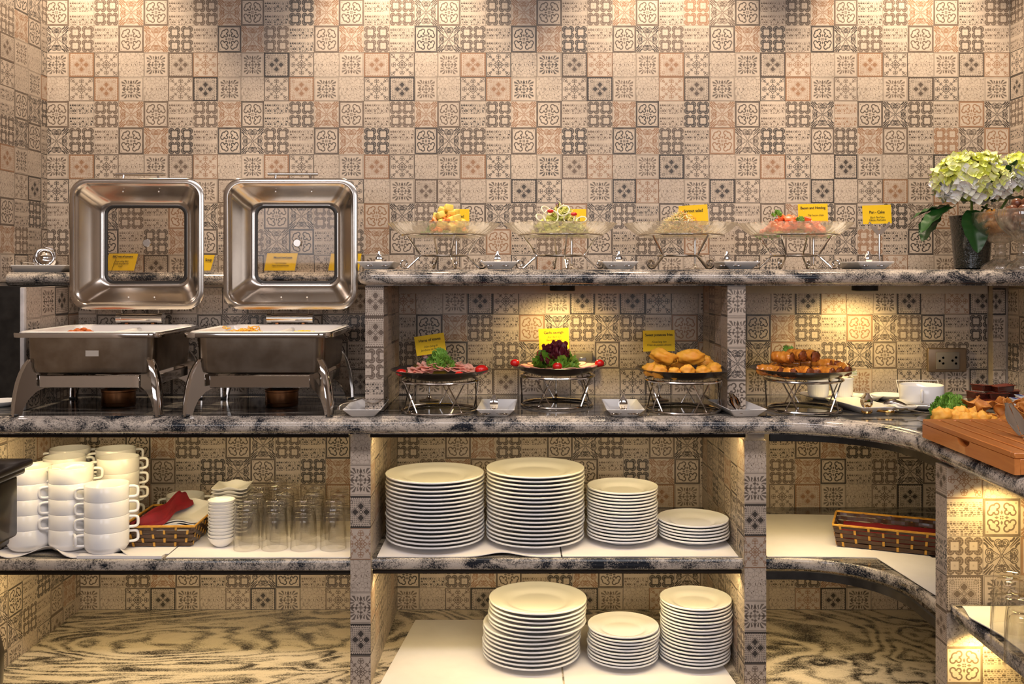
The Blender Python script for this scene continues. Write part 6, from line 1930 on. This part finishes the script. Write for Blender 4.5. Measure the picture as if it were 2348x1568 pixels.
# steel tray with golden puffs and brown crisps behind the board
tr = MB().lathe([(0, .001), (.115, .001), (.130, .006), (.142, .0105), (.143, .0125), (.140, .012), (.128, .0075), (.114, .003), (0, .003)], 64)
tr.xf(Matrix.Diagonal((1.12, .80, 1, 1)))
tag(tr.build('steel_tray', M['steel'], None, True, (1.075, 2.175, ZC + .0003), 0, 60), 'oval steel tray under the golden puffs behind the wooden board', 'tray')
M['puff'] = noisy('golden_cheese_puff', (0.93, 0.52, 0.09), (0.84, 0.36, 0.04), 40, 0.55, 0.5, 0.003, sss=.1)
M['crisp'] = noisy('brown_crisp', (0.62, 0.26, 0.05), (0.40, 0.13, 0.025), 40, 0.5, 0.5, 0.003)
r_ = random.Random(77)
pf = [(2160, 2.12, .020), (2176, 2.13, .014), (2192, 2.13, .017), (2212, 2.12, .015), (2232, 2.12, .015), (2252, 2.12, .016), (2270, 2.13, .013), (2204, 2.18, .018), (2240, 2.18, .017), (2170, 2.17, .016)]
for i, (px_, Y, r) in enumerate(pf):
    o = MB().blob((0, 0, 0), (r * 1.1, r, r), 22, 16, .34, 2.3, i + 20).build('cheese_puff', M['puff'], None, True, (X(px_, Y), Y, ZC + .012 + r * .85), 0, 80)
    tag(o, ('golden knobbly puff nearest the parsley on the steel tray' if i == 0 else 'golden knobbly puff in the row behind the wooden board'), 'puff', 'golden puffs behind the board')
CRm = []
for s in range(4):
    mb = MB()
    def fn(u, v, s=s):
        a = 2 * pi * u; r = .021 * v
        return Vector((r * cos(a), r * sin(a) * .8, .010 * v * v * sin(a * 2 + s) + .003 * noise.noise(Vector((cos(a) * 2 * v, sin(a) * 2 * v, s))) * 2))
    mb.grid(fn, 20, 5, cu=True); k0 = len(mb.v); mb.grid(lambda u, v: fn(u, v) + Vector((0, 0, .0018)), 20, 5, cu=True)
    for i in range(20): mb.f.append((i * 5 + 4, ((i + 1) % 20) * 5 + 4, k0 + ((i + 1) % 20) * 5 + 4, k0 + i * 5 + 4))
    CRm.append(mb.mesh('crisp', M['crisp'], True, 80))
for i in range(26):
    o = put('crisp', CRm[i % 4], None, (1.04 + r_.uniform(0, .17), 2.17 + r_.uniform(-.035, .06), ZC + .018 + r_.uniform(0, .032)))
    o.rotation_euler = (r_.uniform(-.9, .9), r_.uniform(-.9, .9), r_.uniform(0, 3)); tag(o, 'brown curled crisp behind the golden puffs on the steel tray', 'crisp', 'brown crisps on the steel tray')
bunch('parsley', 'large dark green parsley bunch behind the golden puffs', 'herb', (X(2182, 2.23), 2.24, ZC + .012), PAR, 120, .042, .044, 9)
# wall sockets
t = thing('wall_socket', 'bronze framed wall socket on the niche tiles', 'socket', (X(2167.5, YN), YN - .004, 0))
MB().rbox(-.055, .055, -.010, .002, E - .289, E - .2215, .004, 3).build('frame', noisy('bronze_frame', (.26, .19, .13), (.22, .16, .11), 20, .35, metal=.6), t)
fp = MB().rbox(-.033, .033, -.0125, -.009, E - .281, E - .232, .002, 2).build('face_plate', noisy('grey_face_plate', (.20, .175, .15), (.17, .15, .13), 20, .4), t)
for (a, b) in ((-.013, .008), (-.013, -.008), (-.023, -.001), (.013, 0), (.023, .009), (.023, -.008)):
    mb = MB().lathe([(0, -.0004), (.0030, -.0004), (.0034, 0), (0, 0)], 14)
    mb.xf(Matrix.Translation((a, -.0125, E - .2565 + b)) @ Matrix.Rotation(pi / 2, 4, 'X'))
    mb.build('pin_hole', M['rubber'], fp)
t = thing('socket_box', 'small grey socket box on the niche tiles beside the garlic sausage card', 'socket', (X(1337, YN), YN - .004, 0))
MB().rbox(-.026, .026, -.030, .0, E - .270, E - .231, .005, 3).build('cover', noisy('grey_brown_cover', (.20, .17, .13), (.17, .145, .11), 20, .5), t)
MB().rbox(-.014, .006, -.0315, -.0298, E - .262, E - .246, .001, 1).build('flap', M['steel'], t)
# small saucer in the gap beside the chafing bay
saucer('pale saucer in the dark gap beside the chafing bay', -1.345, 2.50, .052)

# ------------------------------------------------------------------ hydrangeas
M['petal'] = noisy('cream_petal', (0.86, 0.86, 0.50), (0.72, 0.78, 0.16), 34, 0.55, sss=.15)
M['petalw'] = noisy('pale_lilac_petal', (0.82, 0.82, 0.86), (0.84, 0.84, 0.70), 34, 0.55, sss=.15)
M['petaly'] = noisy('lime_petal', (0.62, 0.68, 0.05), (0.78, 0.80, 0.22), 34, 0.55, sss=.15)
M['leafg'] = noisy('dark_green_leaf', (0.010, 0.050, 0.010), (0.018, 0.085, 0.014), 14, 0.35, 0.2)
M['stemg'] = principled('green_stem', (0.12, 0.22, 0.03), .5)
def floret(name, mat, s, seed):
    mb = MB()
    for k in range(4):
        a = k * pi / 2 + .2
        def fn(u, v):
            x = (v * 2 - 1) * s * .52 * sin(min(1, u * .9 + .12) * pi) ** .6; y = u * s
            z = .30 * s * u * u + .18 * s * (v * 2 - 1) ** 2 * u + .04 * s * sin(seed + k * 2 + u * 5)
            return Vector((x * cos(a) - y * sin(a), x * sin(a) + y * cos(a), z))
        mb.grid(fn, 5, 5)
    mb.blob((0, 0, .0005), s * .10, 6, 4)
    return mb.mesh(name, mat, True, 80)
FL = [floret('floret', M['petal'], .0150, 1), floret('floret', M['petaly'], .0135, 2), floret('floret', M['petalw'], .0175, 3), floret('floret', M['petal'], .0165, 4)]
def leaf_mesh(L, W_, bend, fold, seed):
    mb = MB()
    def fn(u, v):
        x = (v * 2 - 1); y = u
        wd = W_ * sin(min(1, y * .93 + .05) * pi) ** .75 * (1 - .25 * y)
        return Vector((x * wd, y * L, -bend * y * y + fold * abs(x) * wd + .0025 * sin(y * 26) * abs(x)))
    mb.grid(fn, 16, 9)
    return mb.mesh('leaf', M['leafg'], True, 80)
LF = [leaf_mesh(.125, .040, .03, .35, 1), leaf_mesh(.105, .036, .02, .25, 2)]
vx, vy = X(2228, 2.70), 2.70
M['vase'] = principled('dark_textured_vase_glass', (.012, .016, .010), .08, spec=.8, coat=.6)
bump(M['vase'], nz(M['vase'], 130, 2), 1.0, .004)
vt = thing('flower_vase', 'dark dimpled glass vase holding the hydrangeas at the end of the shelf', 'vase', (vx, vy, UZ))
MB().lathe([(0, 0), (.040, 0), (.046, .004), (.050, .06), (.056, .13), (.060, .150), (.0575, .151), (.053, .13), (.046, .06), (.042, .010), (0, .008)], 48).build('vase_body', M['vase'], vt)
blooms = [((X(2228, 2.62), 2.62, E + (618 - 413) / F * 2.62), (.100, .085, .072), 250, 11, 'large cream and lime hydrangea head nearer the Pan - Cake card'),
          ((X(2338, 2.66), 2.66, E + (618 - 398) / F * 2.66), (.062, .07, .052), 110, 12, 'smaller lime hydrangea head near the side wall')]
for (c, rad, n, sd_, lab) in blooms:
    bl = thing('hydrangea', lab, 'flower', c, 0, 'hydrangea heads in the dark vase')
    q = random.Random(sd_)
    MB().blob((0, 0, -.01), (rad[0] * .72, rad[1] * .72, rad[2] * .65), 14, 10, .2, 3).build('flower_core', M['stemg'], bl)
    MB().tube([(0, 0, -.02), ((vx - c[0]) * .5, (vy - c[1]) * .5, -(c[2] - UZ) * .45), ((vx - c[0]), (vy - c[1]), -(c[2] - UZ) + .06)], .0035, 7).build('stem', M['stemg'], bl)
    for k in range(n):
        zc_ = 1 - 1.72 * (k + .5) / n
        a = k * 2.39996
        rr = sqrt(max(0, 1 - zc_ * zc_))
        d = Vector((rr * cos(a), rr * sin(a), zc_))
        p = Vector((d.x * rad[0], d.y * rad[1], d.z * rad[2])) * q.uniform(.88, 1.04)
        kind = q.random()
        low = zc_ < -.1
        me = FL[2] if (kind < (.75 if low else .16)) else (FL[1] if kind < .52 else (FL[0] if kind < .8 else FL[3]))
        o = put('floret', me, bl, p)
        nrm = Vector((d.x / rad[0], d.y / rad[1], d.z / rad[2])).normalized()
        nrm = (nrm + Vector((q.uniform(-.45, .45), q.uniform(-.45, .45), q.uniform(-.45, .45)))).normalized()
        o.rotation_euler = nrm.to_track_quat('Z', 'Y').to_euler()
        s_ = q.uniform(.85, 1.25); o.scale = (s_, s_, s_)
lv = thing('hydrangea_leaves', 'dark green hydrangea leaves spreading under the flower heads', 'leaves', (vx, vy, UZ + .14))
lspec = [((X(2190, 2.62) - vx, -.07, .030), (-.9, -.3, -.35), 0), ((X(2235, 2.6) - vx, -.08, .02), (-.1, -.6, -.75), 0), ((X(2262, 2.6) - vx, -.07, .03), (.6, -.5, -.35), 1), ((X(2180, 2.65) - vx, -.04, .035), (-1, .1, -.15), 1),
         ((X(2292, 2.6) - vx, -.07, .045), (.15, -.3, .9), 0), ((X(2300, 2.6) - vx, -.06, .05), (.9, -.3, .1), 1), ((X(2160, 2.65) - vx, -.03, .02), (-.7, -.4, -.7), 1), ((X(2300, 2.62) - vx, -.03, .085), (-.2, .2, 1), 1), ((X(2215, 2.7) - vx, .0, .05), (-.4, .5, .3), 1),
         ((X(2290, 2.62) - vx, -.07, .02), (.5, -.6, -.3), 0), ((X(2196, 2.66) - vx, -.02, .060), (-.1, .1, 1), 1)]
for p, d, m_ in lspec:
    o = put('leaf', LF[m_], lv, p)
    d = Vector(d).normalized()
    o.rotation_euler = d.to_track_quat('Y', 'Z').to_euler()
MB().tube([(0, 0, -.09), (0, -.02, 0), (.02, -.05, .04)], .003, 6).build('leaf_stem', M['stemg'], lv)

# ------------------------------------------------------------------ pressed glass goblets
def goblet(label, x, y, r, h):
    k = h / .146
    def rf(a, rr, z): return 1 + .022 * cos(a * 14) * (1 if z > .07 * k or z < .03 * k else .3)
    pr = [(0, 0), (.046, 0), (.047, .004), (.043, .010), (.034, .017), (.022, .024), (.017, .028), (.020, .032), (.013, .038), (.012, .048), (.019, .053), (.012, .058), (.014, .066), (.026, .070), (.030, .074), (.030, .080), (.040, .088), (.054, .100), (.065, .118), (.069, .134), (.066, .144), (.0675, .1465), (.0635, .1465), (.062, .142), (.0625, .134), (.058, .118), (.048, .102), (.034, .092), (0, .089)]
    pr = [(a * r / .069, b * k) for a, b in pr]
    return tag(MB().lathe(pr, 84, rf=rf).build('glass_goblet', M['cutglass'], None, True, (x, y, UZ), 0, 70), label, 'goblet')
g1 = (X(2294, 2.57), 2.57); g2 = (X(2348, 2.43), 2.43)
goblet('pressed glass goblet of amber nuggets beside the flowers', g1[0], g1[1], .070, .152)
goblet('pressed glass goblet of chocolate balls at the shelf front', g2[0], g2[1], .066, .152)
M['choc'] = principled('milk_chocolate', (.16, .055, .028), .28, coat=.3)
M['nugget'] = noisy('amber_cereal_nugget', (.86, .45, .10), (.66, .27, .04), 60, .5)
q = random.Random(5)
ch = MB().blob((0, 0, 0), .0135, 20, 14).mesh('chocolate_ball', M['choc'])
lay = [(.110, .028, 6), (.110, 0, 1), (.131, .044, 9), (.131, .018, 4), (.150, .032, 7), (.151, .004, 1), (.168, .016, 3)]
for z_, rr, n in lay:
    for k in range(n):
        a = 2 * pi * k / n + z_ * 40
        o = put('chocolate_ball', ch, None, (g2[0] + rr * cos(a), g2[1] + rr * sin(a), UZ + z_)); tag(o, 'round milk chocolate ball heaped in the front goblet', 'chocolate', 'chocolate balls in the goblet')
ng = [MB().blob((0, 0, 0), (.010, .008, .007), 10, 7, .5, 3, s).mesh('amber_nugget', M['nugget']) for s in range(3)]
for k in range(64):
    z_ = .102 + .050 * q.random()
    rm = .030 + (z_ - .102) * .55 if z_ < .135 else .050
    a, rr = q.uniform(0, 6.28), rm * q.random() ** .4
    o = put('amber_nugget', ng[k % 3], None, (g1[0] + rr * cos(a), g1[1] + rr * sin(a), UZ + z_)); o.rotation_euler = (q.uniform(0, 3), q.uniform(0, 3), 0)
    tag(o, 'amber cereal nugget in the goblet beside the flowers', 'snack', 'amber nuggets in the goblet')
